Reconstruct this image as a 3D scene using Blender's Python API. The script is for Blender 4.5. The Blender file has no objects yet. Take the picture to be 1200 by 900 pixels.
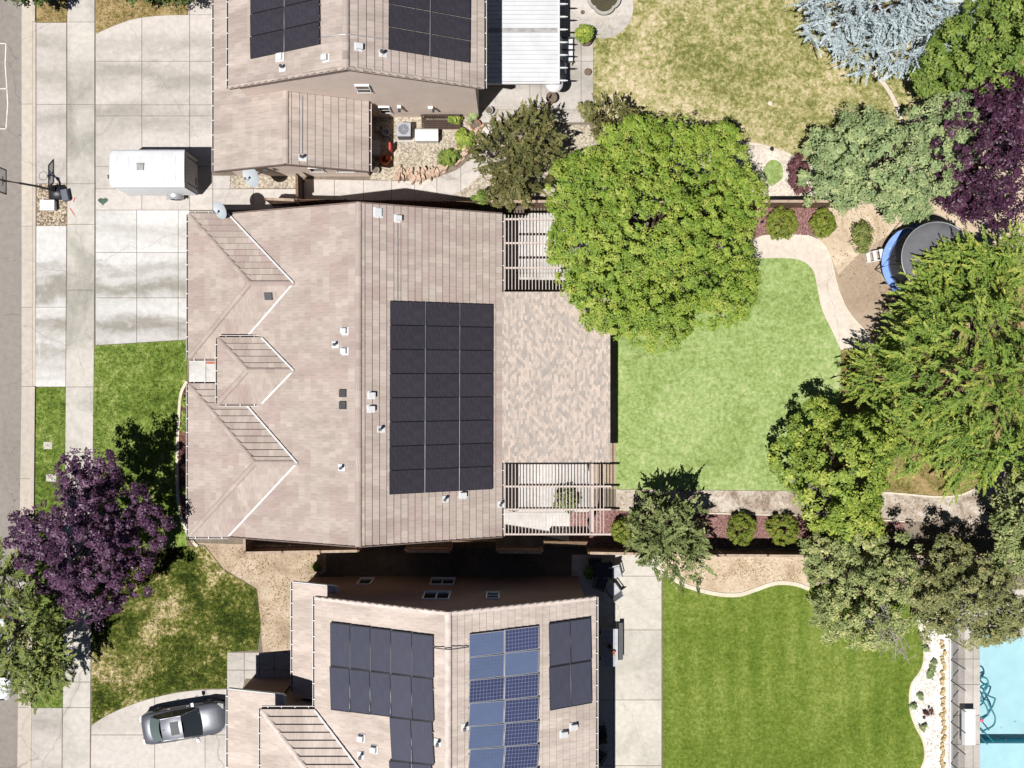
import bpy, math, random
import numpy as np
from mathutils import Vector, Matrix
rng = np.random.default_rng(7)
random.seed(7)
S = bpy.context.scene
COL = S.collection
F, H = 1071.0, 51.0          # focal length in photo pixels, camera height in metres
def P(u, v, z=0.0):
    k = (H - z) / F
    return Vector(((u - 600) * k, (450 - v) * k, z))
def G(u, v): 
    p = P(u, v, 0); return (p.x, p.y)

# ------------------------------------------------------------------ materials
class NT:
    def __init__(s, name):
        s.m = bpy.data.materials.new(name); s.m.use_nodes = True
        s.t = s.m.node_tree; s.t.nodes.clear()
        s.out = s.t.nodes.new('ShaderNodeOutputMaterial')
        s.b = s.n('ShaderNodeBsdfPrincipled')
        s.l(s.b.outputs[0], s.out.inputs[0])
        s.tc = None
    def n(s, ty, **kw):
        x = s.t.nodes.new(ty)
        for k, v in kw.items(): setattr(x, k, v)
        return x
    def l(s, a, b): s.t.links.new(a, b)
    def coord(s, kind='Object'):
        if s.tc is None: s.tc = s.n('ShaderNodeTexCoord')
        return s.tc.outputs[kind]
    def mapped(s, vec, scale=(1,1,1), rot=0):
        mp = s.n('ShaderNodeMapping'); mp.inputs['Scale'].default_value = scale
        mp.inputs['Rotation'].default_value = (0, 0, rot); s.l(vec, mp.inputs[0]); return mp.outputs[0]
    def noise(s, vec, scale, detail=5, rough=.55, dist=0):
        x = s.n('ShaderNodeTexNoise'); x.inputs['Scale'].default_value = scale
        x.inputs['Detail'].default_value = detail; x.inputs['Roughness'].default_value = rough
        x.inputs['Distortion'].default_value = dist
        s.l(vec, x.inputs['Vector']); return x.outputs['Fac']
    def ramp(s, fac, stops, interp='LINEAR'):
        r = s.n('ShaderNodeValToRGB'); r.color_ramp.interpolation = interp
        e = r.color_ramp.elements
        while len(e) > 1: e.remove(e[-1])
        for i, (p, c) in enumerate(stops):
            q = e[0] if i == 0 else e.new(p)
            q.position = p; q.color = (*c, 1) if len(c) == 3 else c
        s.l(fac, r.inputs[0]); return r.outputs[0]
    def mix(s, fac, a, b, mode='MIX'):
        x = s.n('ShaderNodeMix', data_type='RGBA', blend_type=mode)
        for sock, val in ((x.inputs[0], fac), (x.inputs[6], a), (x.inputs[7], b)):
            if hasattr(val, 'links') or isinstance(val, bpy.types.NodeSocket): s.l(val, sock)
            elif isinstance(val, (int, float)): sock.default_value = val
            else: sock.default_value = (*val, 1)
        return x.outputs[2]
    def math(s, op, a, b=None, c=None):
        x = s.n('ShaderNodeMath', operation=op)
        for i, v in enumerate((a, b, c)):
            if v is None: continue
            if isinstance(v, bpy.types.NodeSocket): s.l(v, x.inputs[i])
            else: x.inputs[i].default_value = v
        return x.outputs[0]
    def attr(s, name='rnd'):
        a = s.n('ShaderNodeAttribute', attribute_name=name); return a.outputs['Fac']
    def bump(s, h, strength=.4, dist=.02):
        b = s.n('ShaderNodeBump'); b.inputs['Strength'].default_value = strength
        b.inputs['Distance'].default_value = dist; s.l(h, b.inputs['Height'])
        s.l(b.outputs[0], s.b.inputs['Normal'])
    def base(s, c):
        if isinstance(c, bpy.types.NodeSocket): s.l(c, s.b.inputs['Base Color'])
        else: s.b.inputs['Base Color'].default_value = (*c, 1)
    def fin(s, rough=.8, metal=0, spec=None):
        s.b.inputs['Roughness'].default_value = rough; s.b.inputs['Metallic'].default_value = metal
        if spec is not None: s.b.inputs['Specular IOR Level'].default_value = spec
        return s.m
def grey(c, k): return tuple(min(1, x * k) for x in c)

def m_plain(name, c, rough=.6, metal=0, var=.15, scale=3.0, spec=None, bump=0):
    t = NT(name); v = t.noise(t.coord(), scale, 5, .6)
    t.base(t.ramp(v, [(.3, grey(c, 1 - var)), (.7, grey(c, 1 + var))]))
    if bump: t.bump(t.noise(t.coord(), scale * 8, 4), bump, .01)
    return t.fin(rough, metal, spec)
def m_concrete(name, c, stain=(.62, .62, .58), amount=.5, stretch=(.35, 1.0, 1), ring=.0, lo=.46, hi=.72, bands=(), crack=.13):
    t = NT(name); co = t.coord()
    mp = t.mapped(co, stretch)
    a = t.noise(mp, .42, 7, .6, .6)
    b = t.noise(co, 3.2, 6, .65)
    f = t.noise(co, 26, 3, .7)
    k = t.math('MULTIPLY', t.ramp(a, [(lo, (0,0,0)), (hi, (1,1,1))]), amount)
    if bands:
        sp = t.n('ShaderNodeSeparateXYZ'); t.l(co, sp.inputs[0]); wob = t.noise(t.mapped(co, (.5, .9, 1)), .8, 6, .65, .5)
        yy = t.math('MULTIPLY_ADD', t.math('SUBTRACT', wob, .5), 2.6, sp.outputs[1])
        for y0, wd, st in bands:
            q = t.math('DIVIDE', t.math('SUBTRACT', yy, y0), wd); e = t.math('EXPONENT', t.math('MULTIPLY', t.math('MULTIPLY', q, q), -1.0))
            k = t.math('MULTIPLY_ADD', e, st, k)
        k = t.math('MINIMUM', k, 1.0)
    col = t.mix(k, c, tuple(x * y for x, y in zip(c, stain)))
    col = t.mix(.32, col, t.ramp(b, [(.3, (.5,.5,.5)), (.7, (1.2,1.2,1.2))]), 'MULTIPLY')
    w = t.noise(t.mapped(co, (1.6, .5, 1), .5), .9, 8, .7, 1.6)
    col = t.mix(t.math('MULTIPLY', t.ramp(w, [(.6, (0,0,0)), (.74, (1,1,1))]), .45), col, grey(c, 1.25))
    col = t.mix(.25, col, t.ramp(f, [(.3, (.72,.72,.72)), (.7, (1.2,1.2,1.2))]), 'MULTIPLY')
    wv = t.n('ShaderNodeTexNoise'); wv.inputs['Scale'].default_value = .9; wv.inputs['Detail'].default_value = 4; t.l(co, wv.inputs['Vector'])
    vm = t.n('ShaderNodeVectorMath', operation='MULTIPLY_ADD'); vm.inputs[1].default_value = (1.1, 1.1, 0); t.l(wv.outputs['Color'], vm.inputs[0]); t.l(co, vm.inputs[2])
    vo = t.n('ShaderNodeTexVoronoi', feature='DISTANCE_TO_EDGE'); vo.inputs['Scale'].default_value = crack; t.l(vm.outputs[0], vo.inputs['Vector'])
    col = t.mix(t.math('MULTIPLY', t.math('LESS_THAN', vo.outputs['Distance'], .014*crack), .4), col, grey(c, .35))
    sp2 = t.noise(co, 1.5, 6, .7, .4); col = t.mix(t.math('MULTIPLY', t.ramp(sp2, [(.66, (0,0,0)), (.74, (1,1,1))]), .35), col, grey(c, .5))
    r = t.attr()
    col = t.mix(1.0, col, t.ramp(r, [(0, (.94,.94,.942)), (1, (1.04,1.04,1.035))]), 'MULTIPLY')
    t.base(col); t.bump(f, .25, .006)
    return t.fin(.88, 0, .3)
def m_grass(name, stops, pscale=.3, fine=9, cp=1.6, cm=1.3, cf=1.5, mscale=1.7, stripe=0, off=0.0, dist=.6):
    t = NT(name); co = t.coord()
    a = t.noise(co, pscale, 4, .6, dist)
    a2 = t.noise(co, mscale, 5, .68, .5)
    b = t.noise(t.mapped(co, (1, 1, .3)), fine, 5, .8)
    v = t.math('MULTIPLY_ADD', t.math('SUBTRACT', a, .5), cp, .5 + off)
    v = t.math('MULTIPLY_ADD', t.math('SUBTRACT', a2, .5), cm, v)
    v = t.math('MULTIPLY_ADD', t.math('SUBTRACT', b, .5), cf, v)
    v = t.math('MULTIPLY_ADD', t.math('SUBTRACT', t.attr(), .5), .16, v)
    if stripe:
        w = t.n('ShaderNodeTexWave', wave_type='BANDS', bands_direction='X', wave_profile='SIN')
        w.inputs['Scale'].default_value = .23; w.inputs['Distortion'].default_value = 3.5; w.inputs['Detail'].default_value = 3; w.inputs['Detail Scale'].default_value = .35
        t.l(co, w.inputs['Vector'])
        k = t.math('MULTIPLY', t.ramp(t.noise(co, .16, 3), [(.35, (0,0,0)), (.65, (1,1,1))]), stripe)
        v = t.math('ADD', v, t.math('MULTIPLY', t.math('SUBTRACT', w.outputs['Fac'], .5), k))
    t.base(t.ramp(v, stops)); t.bump(b, .5, .04)
    return t.fin(.95, 0, .15)
def m_gravel(name, cols, scale=16, bump=.8):
    t = NT(name); co = t.coord()
    x = t.n('ShaderNodeTexVoronoi'); x.inputs['Scale'].default_value = scale; t.l(co, x.inputs['Vector'])
    sp = t.n('ShaderNodeSeparateColor'); t.l(x.outputs['Color'], sp.inputs[0])
    n = len(cols)
    col = t.ramp(sp.outputs[0], [(i / n, c) for i, c in enumerate(cols)], 'CONSTANT')
    p = t.noise(co, .8, 5)
    col = t.mix(.35, col, t.ramp(p, [(.35, (.6,.6,.6)), (.65, (1.15,1.15,1.15))]), 'MULTIPLY')
    t.base(col); t.bump(t.math('SUBTRACT', 1, x.outputs['Distance']), bump, .03)
    return t.fin(.9, 0, .2)
def m_dirt(name, stops, scale=.8, fine=10):
    t = NT(name); co = t.coord()
    a = t.noise(co, scale, 7, .66, .6); b = t.noise(co, fine, 6, .75)
    v = t.math('ADD', t.math('MULTIPLY', a, .6), t.math('MULTIPLY', b, .4))
    v = t.math('ADD', t.math('MULTIPLY', t.math('SUBTRACT', v, .5), 2.1), .5)
    t.base(t.ramp(v, stops)); t.bump(b, .6, .04)
    return t.fin(.95, 0, .15)
def m_tile(name, ca, cb, cpatch, patch=.5, w=.33, h=.34, grime=1.0):
    t = NT(name); uv = t.coord('UV')
    # a brick pattern in roof metres; every tile has its own tone, and sheets of tiles share a batch
    sx = t.n('ShaderNodeSeparateXYZ'); t.l(uv, sx.inputs[0])
    row = t.math('FLOOR', t.math('DIVIDE', sx.outputs[1], h))
    shift = t.math('MULTIPLY', t.math('MODULO', row, 2), .5)
    colr = t.math('FLOOR', t.math('ADD', t.math('DIVIDE', sx.outputs[0], w), shift))
    cmb = t.n('ShaderNodeCombineXYZ'); t.l(colr, cmb.inputs[0]); t.l(row, cmb.inputs[1])
    wn = t.n('ShaderNodeTexWhiteNoise', noise_dimensions='2D'); t.l(cmb.outputs[0], wn.inputs['Vector'])
    col = t.mix(t.math('MULTIPLY', wn.outputs['Value'], 1.0), grey(ca, 1), grey(cb, 1))
    # batches: pairs of tiles
    half = t.n('ShaderNodeVectorMath', operation='MULTIPLY'); half.inputs[1].default_value = (.42, .36, 1); t.l(cmb.outputs[0], half.inputs[0])
    fl = t.n('ShaderNodeVectorMath', operation='FLOOR'); t.l(half.outputs[0], fl.inputs[0])
    wn2 = t.n('ShaderNodeTexWhiteNoise', noise_dimensions='2D'); t.l(fl.outputs[0], wn2.inputs['Vector'])
    pn = t.noise(fl.outputs[0], .33, 3, .6)
    pk = t.math('ADD', t.math('MULTIPLY', wn2.outputs['Value'], .5), t.math('MULTIPLY', pn, .7))
    pk = t.math('MULTIPLY', t.ramp(pk, [(.55, (0,0,0)), (.8, (1,1,1))]), patch)
    col = t.mix(pk, col, cpatch)
    fx = t.math('FRACT', t.math('ADD', t.math('DIVIDE', sx.outputs[0], w), shift))
    joint = t.math('LESS_THAN', fx, .035)
    col = t.mix(t.math('MULTIPLY', joint, .35), col, grey(ca, .35))
    st = t.noise(t.mapped(uv, (9, 1.2, 1)), 2.0, 4, .7)
    col = t.mix(.3, col, t.ramp(st, [(.3, (.7,.7,.7)), (.7, (1.2,1.2,1.2))]), 'MULTIPLY')
    gr = t.noise(t.mapped(uv, (1, .4, 1)), .7, 5, .6)
    col = t.mix(.45*grime, col, t.ramp(gr, [(.35, (.72,.70,.68)), (.65, (1.14,1.13,1.12))]), 'MULTIPLY')
    g2 = t.noise(t.mapped(uv, (1.4, .25, 1)), 1.6, 6, .7)
    col = t.mix(.35*grime, col, t.ramp(g2, [(.42, (.62,.60,.57)), (.56, (1.06,1.06,1.06))]), 'MULTIPLY')
    t.base(col)
    t.bump(t.math('SUBTRACT', st, t.math('MULTIPLY', joint, 1.5)), .35, .012)
    return t.fin(.85, 0, .25)
def m_leaf(name, stops, trans=.14, rough=.55):
    t = NT(name)
    c = t.ramp(t.attr(), stops); t.base(c)
    tr = t.n('ShaderNodeBsdfTranslucent'); t.l(c, tr.inputs[0])
    mx = t.n('ShaderNodeMixShader'); mx.inputs[0].default_value = trans
    t.fin(rough, 0, .3)
    t.l(t.b.outputs[0], mx.inputs[1]); t.l(tr.outputs[0], mx.inputs[2]); t.l(mx.outputs[0], t.out.inputs[0])
    return t.m
def m_glass(name, c, rough=.05):
    return m_plain(name, c, rough, 0, .05, 1.0, .6)
def m_cells(name, c, line, nx, ny, lw=.03, rough=.12, gloss=.6, streak=0.0):
    t = NT(name); uv = t.coord('UV'); sx = t.n('ShaderNodeSeparateXYZ'); t.l(uv, sx.inputs[0])
    fx = t.math('FRACT', t.math('MULTIPLY', sx.outputs[0], nx)); fy = t.math('FRACT', t.math('MULTIPLY', sx.outputs[1], ny))
    a = t.math('LESS_THAN', fx, lw); b = t.math('LESS_THAN', fy, lw)
    k = t.math('MAXIMUM', a, b)
    oi = t.n('ShaderNodeObjectInfo')
    n = t.noise(t.coord('Object'), 1.2, 4)
    col = t.mix(.5, c, t.mix(oi.outputs['Random'], grey(c, .75), grey(c, 1.3)))
    col = t.mix(t.math('MULTIPLY', n, .5), col, grey(c, 1.7))
    du = t.noise(t.mapped(uv, (6, 1.5, 1)), 2.0, 5, .7)
    col = t.mix(t.math('MULTIPLY', t.ramp(du, [(.45, (0,0,0)), (.8, (1,1,1))]), .07), col, (.35,.33,.32))
    col = t.mix(k, col, line)
    t.base(col); return t.fin(rough, 0, gloss)
def m_fence_mesh(name, c, alpha):
    t = NT(name); t.base(c); t.fin(.8); t.b.inputs['Alpha'].default_value = alpha; return t.m

# ------------------------------------------------------------------ mesh builder
class MB:
    def __init__(s): s.v = []; s.f = []; s.m = []; s.uv = []; s.r = []; s.sm = []; s.hasuv = False
    def face(s, pts, mi=0, uv=None, r=None, smooth=False):
        i0 = len(s.v); s.v += [tuple(p) for p in pts]
        s.f.append(list(range(i0, i0 + len(pts)))); s.m.append(mi)
        s.uv.append(uv); s.r.append(random.random() if r is None else r); s.sm.append(smooth)
        if uv: s.hasuv = True
    def grid(s, rows, mi=0, closed=False, smooth=True, flip=False):
        i0 = len(s.v); n = len(rows[0])
        for r in rows: s.v += [tuple(p) for p in r]
        for a in range(len(rows) - 1):
            for b in range(n if closed else n - 1):
                c = (b + 1) % n
                q = [i0 + a*n + b, i0 + a*n + c, i0 + (a+1)*n + c, i0 + (a+1)*n + b]
                s.f.append(q[::-1] if flip else q); s.m.append(mi if not callable(mi) else mi(a, b)); s.uv.append(None); s.r.append(.5); s.sm.append(smooth)
    def obox(s, c, ax, ay, az, mi=0):
        c, ax, ay, az = map(Vector, (c, ax, ay, az))
        p = [c + ax*i + ay*j + az*k for k in (-1, 1) for j in (-1, 1) for i in (-1, 1)]
        r = random.random()
        for q in ((0,2,3,1), (4,5,7,6), (0,1,5,4), (2,6,7,3), (0,4,6,2), (1,3,7,5)): s.face([p[k] for k in q], mi, r=r)
    def box(s, x0, x1, y0, y1, z0, z1, mi=0):
        s.obox(((x0+x1)/2, (y0+y1)/2, (z0+z1)/2), ((x1-x0)/2, 0, 0), (0, (y1-y0)/2, 0), (0, 0, (z1-z0)/2), mi)
    def bar(s, a, b, w, h, mi=0, up=(0, 0, 1)):
        a, b = Vector(a), Vector(b); d = (b - a); L = d.length; d.normalize()
        u = Vector(up); sd = d.cross(u)
        if sd.length < 1e-4: sd = d.cross(Vector((1, 0, 0)))
        sd.normalize(); u = sd.cross(d)
        s.obox((a + b) / 2, d * L / 2, sd * w / 2, u * h / 2, mi)
    def tube(s, pts, rad, n=8, mi=0, cap=True):
        pts = [Vector(p) for p in pts]; rows = []
        for i, p in enumerate(pts):
            d = (pts[min(i+1, len(pts)-1)] - pts[max(i-1, 0)]).normalized()
            a = d.cross(Vector((0, 0, 1)));
            if a.length < 1e-3: a = d.cross(Vector((1, 0, 0)))
            a.normalize(); b = d.cross(a); r = rad[i] if hasattr(rad, '__len__') else rad
            rows.append([p + a * r * math.cos(2*math.pi*k/n) + b * r * math.sin(2*math.pi*k/n) for k in range(n)])
        s.grid(rows, mi, True)
        if cap: s.face(rows[0], mi); s.face(rows[-1][::-1], mi)
    def lathe(s, c, prof, n=20, mi=0, smooth=True):
        c = Vector(c)
        rows = [[c + Vector((r * math.cos(2*math.pi*k/n), r * math.sin(2*math.pi*k/n), z)) for k in range(n)] for r, z in prof]
        s.grid(rows, mi, True, smooth)
    def prism(s, poly, z0, z1, mi=0, side=None, r=None):
        a = sum(poly[i][0]*poly[(i+1) % len(poly)][1] - poly[(i+1) % len(poly)][0]*poly[i][1] for i in range(len(poly)))
        if a < 0: poly = poly[::-1]
        s.face([(x, y, z1) for x, y in poly], mi, r=r)
        s.face([(x, y, z0) for x, y in poly[::-1]], mi, r=r)
        n = len(poly)
        for i in range(n):
            x, y = poly[i]; X, Y = poly[(i+1) % n]
            s.face([(x, y, z0), (X, Y, z0), (X, Y, z1), (x, y, z1)], mi if side is None else side, r=r)
    def build(s, name, mats, parent=None, label=None, origin=None):
        me = bpy.data.meshes.new(name)
        o0 = Vector(origin) if origin is not None else (Vector(parent['o']) if parent and 'o' in parent else Vector((0, 0, 0)))
        me.from_pydata([(x - o0.x, y - o0.y, z - o0.z) for x, y, z in s.v], [], s.f)
        for m in (mats if isinstance(mats, (list, tuple)) else [mats]): me.materials.append(m)
        me.polygons.foreach_set('material_index', s.m); me.polygons.foreach_set('use_smooth', s.sm)
        at = me.attributes.new('rnd', 'FLOAT', 'FACE'); at.data.foreach_set('value', s.r)
        if s.hasuv:
            ul = me.uv_layers.new(name='UVMap'); k = 0
            for f, u in zip(s.f, s.uv):
                for j in range(len(f)):
                    ul.data[k].uv = u[j] if u else (0, 0); k += 1
        me.update()
        o = bpy.data.objects.new(name, me); COL.objects.link(o)
        if parent is not None:
            o.parent = parent
        elif origin is not None: o.location = o0
        o['o'] = tuple(o0)
        if label: o['label'] = label
        return o
WORLD_O = []
def thing(name, label, cat, loc=(0, 0, 0), rz=0, group=None):
    o = bpy.data.objects.new(name, None); COL.objects.link(o)
    o.location = loc; o.rotation_euler = (0, 0, rz); o['label'] = label; o['category'] = cat
    o.empty_display_size = .3
    o['o'] = (0, 0, 0)
    if group: o['group'] = group
    return o
def wthing(name, label, cat, loc, group=None):     # parts of this one are given in world coordinates
    o = thing(name, label, cat, loc, 0, group); o['o'] = tuple(loc); return o
def tag(o, label, cat=None, group=None, kind=None):
    o['label'] = label
    if cat: o['category'] = cat
    if group: o['group'] = group
    if kind: o['kind'] = kind
    return o
def copy_tree(o, parent=None):
    c = o.copy(); COL.objects.link(c)
    if parent is not None: c.parent = parent
    for ch in list(o.children): copy_tree(ch, c)
    return c
def dup(root, loc, rz=0, label=None, group=None, scale=None):
    r = copy_tree(root); r.location = loc; r.rotation_euler = (0, 0, rz)
    if label: r['label'] = label
    if group: r['group'] = group
    if scale: r.scale = scale if hasattr(scale, '__len__') else (scale,) * 3
    return r
def smooth(pts, n=6, closed=False):
    out = []; L = len(pts)
    rngi = range(L if closed else L - 1)
    for i in rngi:
        p0 = pts[(i-1) % L] if closed or i > 0 else pts[i]; p1 = pts[i]; p2 = pts[(i+1) % L]
        p3 = pts[(i+2) % L] if closed or i + 2 < L else p2
        for k in range(n):
            t = k / n
            out.append(tuple(.5*((2*b) + (-a+c)*t + (2*a-5*b+4*c-d)*t*t + (-a+3*b-3*c+d)*t**3) for a, b, c, d in zip(p0, p1, p2, p3)))
    if not closed: out.append(tuple(pts[-1]))
    return out
def clip(poly, nx, ny, d):      # keep nx*x+ny*y <= d
    out = []
    for i in range(len(poly)):
        a, b = poly[i], poly[(i+1) % len(poly)]
        da, db = nx*a[0]+ny*a[1]-d, nx*b[0]+ny*b[1]-d
        if da <= 0: out.append(a)
        if (da < 0) != (db < 0) and abs(da-db) > 1e-9:
            t = da/(da-db); out.append((a[0]+(b[0]-a[0])*t, a[1]+(b[1]-a[1])*t))
    return out
def parea(p): return abs(sum(p[i][0]*p[(i+1) % len(p)][1]-p[(i+1) % len(p)][0]*p[i][1] for i in range(len(p))))/2
def struct(name, polys_px, z, mat, label=None, cat=None, kind='structure', depth=.06, ground=False):
    mb = MB()
    for p in polys_px: mb.prism([G(*q) for q in p] if not ground else list(p), z - depth, z)
    o = mb.build(name, mat); o['kind'] = kind
    if label: o['label'] = label
    if cat: o['category'] = cat
    return o
def slabs(name, poly_px, us, vs, z, mat, gap=.028, label=None):
    """concrete cast in separate bays with open joints"""
    poly = [G(*q) for q in poly_px]; mb = MB()
    xs = [-1e3] + [G(u, 0)[0] for u in us] + [1e3]; ys = [-1e3] + sorted(G(0, v)[1] for v in vs) + [1e3]
    for i in range(len(xs)-1):
        for j in range(len(ys)-1):
            q = clip(poly, -1, 0, -(xs[i]+gap/2)); 
            if q: q = clip(q, 1, 0, xs[i+1]-gap/2)
            if q: q = clip(q, 0, -1, -(ys[j]+gap/2))
            if q: q = clip(q, 0, 1, ys[j+1]-gap/2)
            if len(q) > 2 and parea(q) > .05: mb.prism(q, z-.08, z, r=random.random())
    o = mb.build(name, mat); o['kind'] = 'structure'
    if label: o['label'] = label
    return o
def strip(name, pts_px, w, z0, z1, mat, kind='structure', thingtag=None):
    pts = [Vector((*G(*q), 0)) for q in pts_px]; mb = MB(); L = []; R = []
    for i, p in enumerate(pts):
        d = (pts[min(i+1, len(pts)-1)] - pts[max(i-1, 0)]).normalized(); n = Vector((-d.y, d.x, 0)) * w / 2
        L.append(p + n); R.append(p - n)
    rows = []
    for a, b in zip(L, R): rows.append([(a.x, a.y, z0), (a.x, a.y, z1), (b.x, b.y, z1), (b.x, b.y, z0)])
    mb.grid(rows, 0, False, False, flip=True); mb.face(rows[0]); mb.face(rows[-1][::-1])
    o = mb.build(name, mat)
    if thingtag: tag(o, *thingtag)
    else: o['kind'] = kind
    return o

# fast leaf-cloud mesh
def quad_cloud(name, V4, rnd, mat, parent=None, origin=(0, 0, 0), tri=False):
    k = 3 if tri else 4
    n = len(V4); v = (V4.reshape(-1, 3) - np.array(origin)).astype(np.float32)
    me = bpy.data.meshes.new(name)
    me.vertices.add(n * k); me.vertices.foreach_set('co', v.ravel())
    me.loops.add(n * k); me.loops.foreach_set('vertex_index', np.arange(n * k, dtype=np.int32))
    me.polygons.add(n); me.polygons.foreach_set('loop_start', np.arange(0, n * k, k, dtype=np.int32))
    try: me.polygons.foreach_set('loop_total', np.full(n, k, dtype=np.int32))
    except Exception: pass
    at = me.attributes.new('rnd', 'FLOAT', 'FACE'); at.data.foreach_set('value', rnd.astype(np.float32))
    me.materials.append(mat); me.update(); me.validate()
    o = bpy.data.objects.new(name, me); COL.objects.link(o)
    if parent is not None: o.parent = parent
    return o
def unit(a): return a / np.maximum(np.linalg.norm(a, axis=-1, keepdims=True), 1e-9)
SUN, SKY, EXPO = 5.0, .05, .25
# ------------------------------------------------------------------ materials used
CONC = (.53, .485, .445)
M = {}
M['asphalt'] = m_concrete('asphalt', (.27, .24, .215), (.78,.78,.78), .5, (1, .3, 1), crack=.28)
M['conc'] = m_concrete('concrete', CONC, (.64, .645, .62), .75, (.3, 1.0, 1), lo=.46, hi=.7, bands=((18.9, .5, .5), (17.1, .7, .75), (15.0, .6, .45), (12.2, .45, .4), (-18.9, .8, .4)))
M['conc_grey'] = m_concrete('old_sidewalk', (.52, .485, .435), (.58, .59, .565), .7, (1, .55, 1), lo=.46, hi=.68, bands=((16.7, 1.6, .7), (13.4, .9, .6), (11.0, .8, .4), (5.0, 1.7, .75), (2.6, .8, .4)))
M['conc_m'] = m_concrete('white_driveway', (.59, .575, .55), (.50, .475, .43), .6, (.16, .75, 1), lo=.5, hi=.66, bands=((5.3, .6, 1.0), (6.5, .3, .55), (3.3, .4, .6), (1.9, .3, .4)))
M['gutter'] = m_concrete('gutter', (.50, .44, .375), (.8,.8,.8), .5, (1, .2, 1))
M['stamp'] = m_concrete('stamped', (.55, .515, .45), (.72,.72,.70), .8, (1, 1, 1))
M['path'] = m_concrete('garden_path', (.60, .53, .45), (.85,.8,.78), .6, (1, 1, 1))
M['mottle'] = m_dirt('mottled', [(.15, (.13,.08,.06)), (.4, (.30,.24,.185)), (.6, (.46,.40,.33)), (.85, (.60,.54,.47))], 1.3, 7)
M['kerb'] = m_concrete('edging', (.62, .56, .44), (.85,.85,.8), .5)
M['soil_and_shade'] = m_dirt('soil', [(.2, (.10,.08,.06)), (.8, (.2,.16,.12))])  # soil of pots and seams; in the house gap its dark tone paints shade
M['dirt'] = m_dirt('dirt', [(.1, (.20,.14,.09)), (.45, (.40,.31,.22)), (.8, (.56,.46,.35))])
M['dirt_fine'] = m_dirt('fine_dirt', [(.1, (.24,.175,.125)), (.5, (.34,.26,.19)), (.9, (.44,.35,.26))], .5, 5)
M['dirt_pale'] = m_dirt('pale_dirt', [(.1, (.26,.18,.11)), (.4, (.46,.36,.25)), (.75, (.60,.50,.38))], .9, 8)
M['straw'] = m_dirt('straw_dirt', [(.1, (.20,.14,.08)), (.4, (.42,.33,.21)), (.75, (.58,.48,.36))], 1.0, 9)
M['mulch'] = m_gravel('mulch', [(.19,.09,.08), (.27,.15,.135), (.15,.075,.065), (.32,.20,.18), (.23,.12,.105)], 18)
M['mulch_brown'] = m_gravel('brown_mulch', [(.10,.045,.03), (.16,.07,.05), (.08,.04,.03), (.2,.1,.07)], 16)
M['gravel'] = m_gravel('gravel', [(.22,.16,.10), (.42,.34,.24), (.13,.10,.07), (.32,.25,.17), (.50,.43,.34)], 13)
M['gravel_pale'] = m_gravel('pale_gravel', [(.56,.49,.41), (.62,.55,.47), (.48,.42,.35), (.58,.50,.42), (.66,.60,.52)], 12, .5)
M['gravel_white'] = m_gravel('white_gravel', [(.74,.70,.64), (.66,.61,.55), (.78,.75,.70), (.55,.48,.4), (.80,.77,.72), (.76,.72,.66)], 9, .5)
M['gravel_grey'] = m_gravel('tan_gravel', [(.36,.30,.22), (.46,.40,.31), (.26,.22,.17), (.40,.35,.27), (.52,.46,.38)], 12)
M['lawn_m'] = m_grass('lawn_fresh', [(.0,(.14,.165,.05)), (.25,(.18,.24,.068)), (.5,(.245,.33,.11)), (.72,(.33,.40,.165)), (.95,(.46,.44,.25))], .3, 5, .9, 1.1, 1.9, 2.4)
M['lawn_front'] = m_grass('lawn_front', [(.05,(.035,.055,.009)), (.3,(.085,.13,.018)), (.55,(.15,.21,.038)), (.8,(.26,.31,.09)), (1,(.37,.37,.15))], .4, 5, .9, 1.1, 2.0, 2.0)
M['lawn_b'] = m_grass('lawn_mown', [(.05,(.055,.088,.009)), (.35,(.09,.137,.016)), (.6,(.13,.18,.026)), (.95,(.23,.27,.065))], .22, 5, .8, .8, 1.9, 2.2, stripe=.2)
M['lawn_dry'] = m_grass('lawn_dry', [(.0,(.10,.115,.028)), (.25,(.18,.18,.055)), (.45,(.285,.265,.105)), (.62,(.40,.345,.185)), (.85,(.54,.445,.295)), (1,(.60,.49,.365))], .2, 5, 1.1, 1.6, 2.0, 2.0, off=-.02)
M['lawn_patchy'] = m_grass('lawn_patchy', [(.05,(.026,.04,.006)), (.3,(.065,.086,.012)), (.45,(.125,.138,.026)), (.57,(.235,.21,.07)), (.7,(.41,.335,.18)), (.95,(.60,.49,.33))], .26, 5, 1.7, 1.2, 1.8, 1.5, off=-.05)
M['lawn_straw'] = m_grass('lawn_straw', [(.1,(.06,.07,.014)), (.3,(.14,.12,.035)), (.55,(.28,.205,.09)), (.9,(.42,.31,.16))], .5, 7, 1.0, 1.0, 1.5)
M['straw_bits'] = m_grass('straw_bits', [(.1,(.30,.22,.12)), (.5,(.48,.37,.22)), (.9,(.62,.50,.34))], .5, 7, .8, .8, 1)
M['tile_m'] = m_tile('roof_tile_rose', (.45,.382,.335), (.375,.313,.272), (.362,.275,.25), .65, grime=.65)
M['tile_t'] = m_tile('roof_tile_tan', (.47,.40,.355), (.40,.34,.30), (.355,.29,.26), .5)
M['tile_b'] = m_tile('roof_tile_pale', (.55,.47,.415), (.50,.425,.375), (.465,.39,.345), .45)
M['roof_body'] = m_plain('underlay', (.16,.115,.095), .9)
M['cap_b'] = m_plain('pale_ridge_tile', (.56,.48,.43), .85, 0, .2, 3)
M['stucco'] = m_plain('stucco_tan', (.68,.565,.485), .95, 0, .06, 1.2, .2, .3)
M['stucco_b'] = m_plain('stucco_brown', (.24,.165,.135), .95, 0, .08, 1.0, .2, .3)
M['stucco_m'] = m_plain('stucco_rose', (.40,.31,.26), .95, 0, .06, 1.2, .2, .3)
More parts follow.
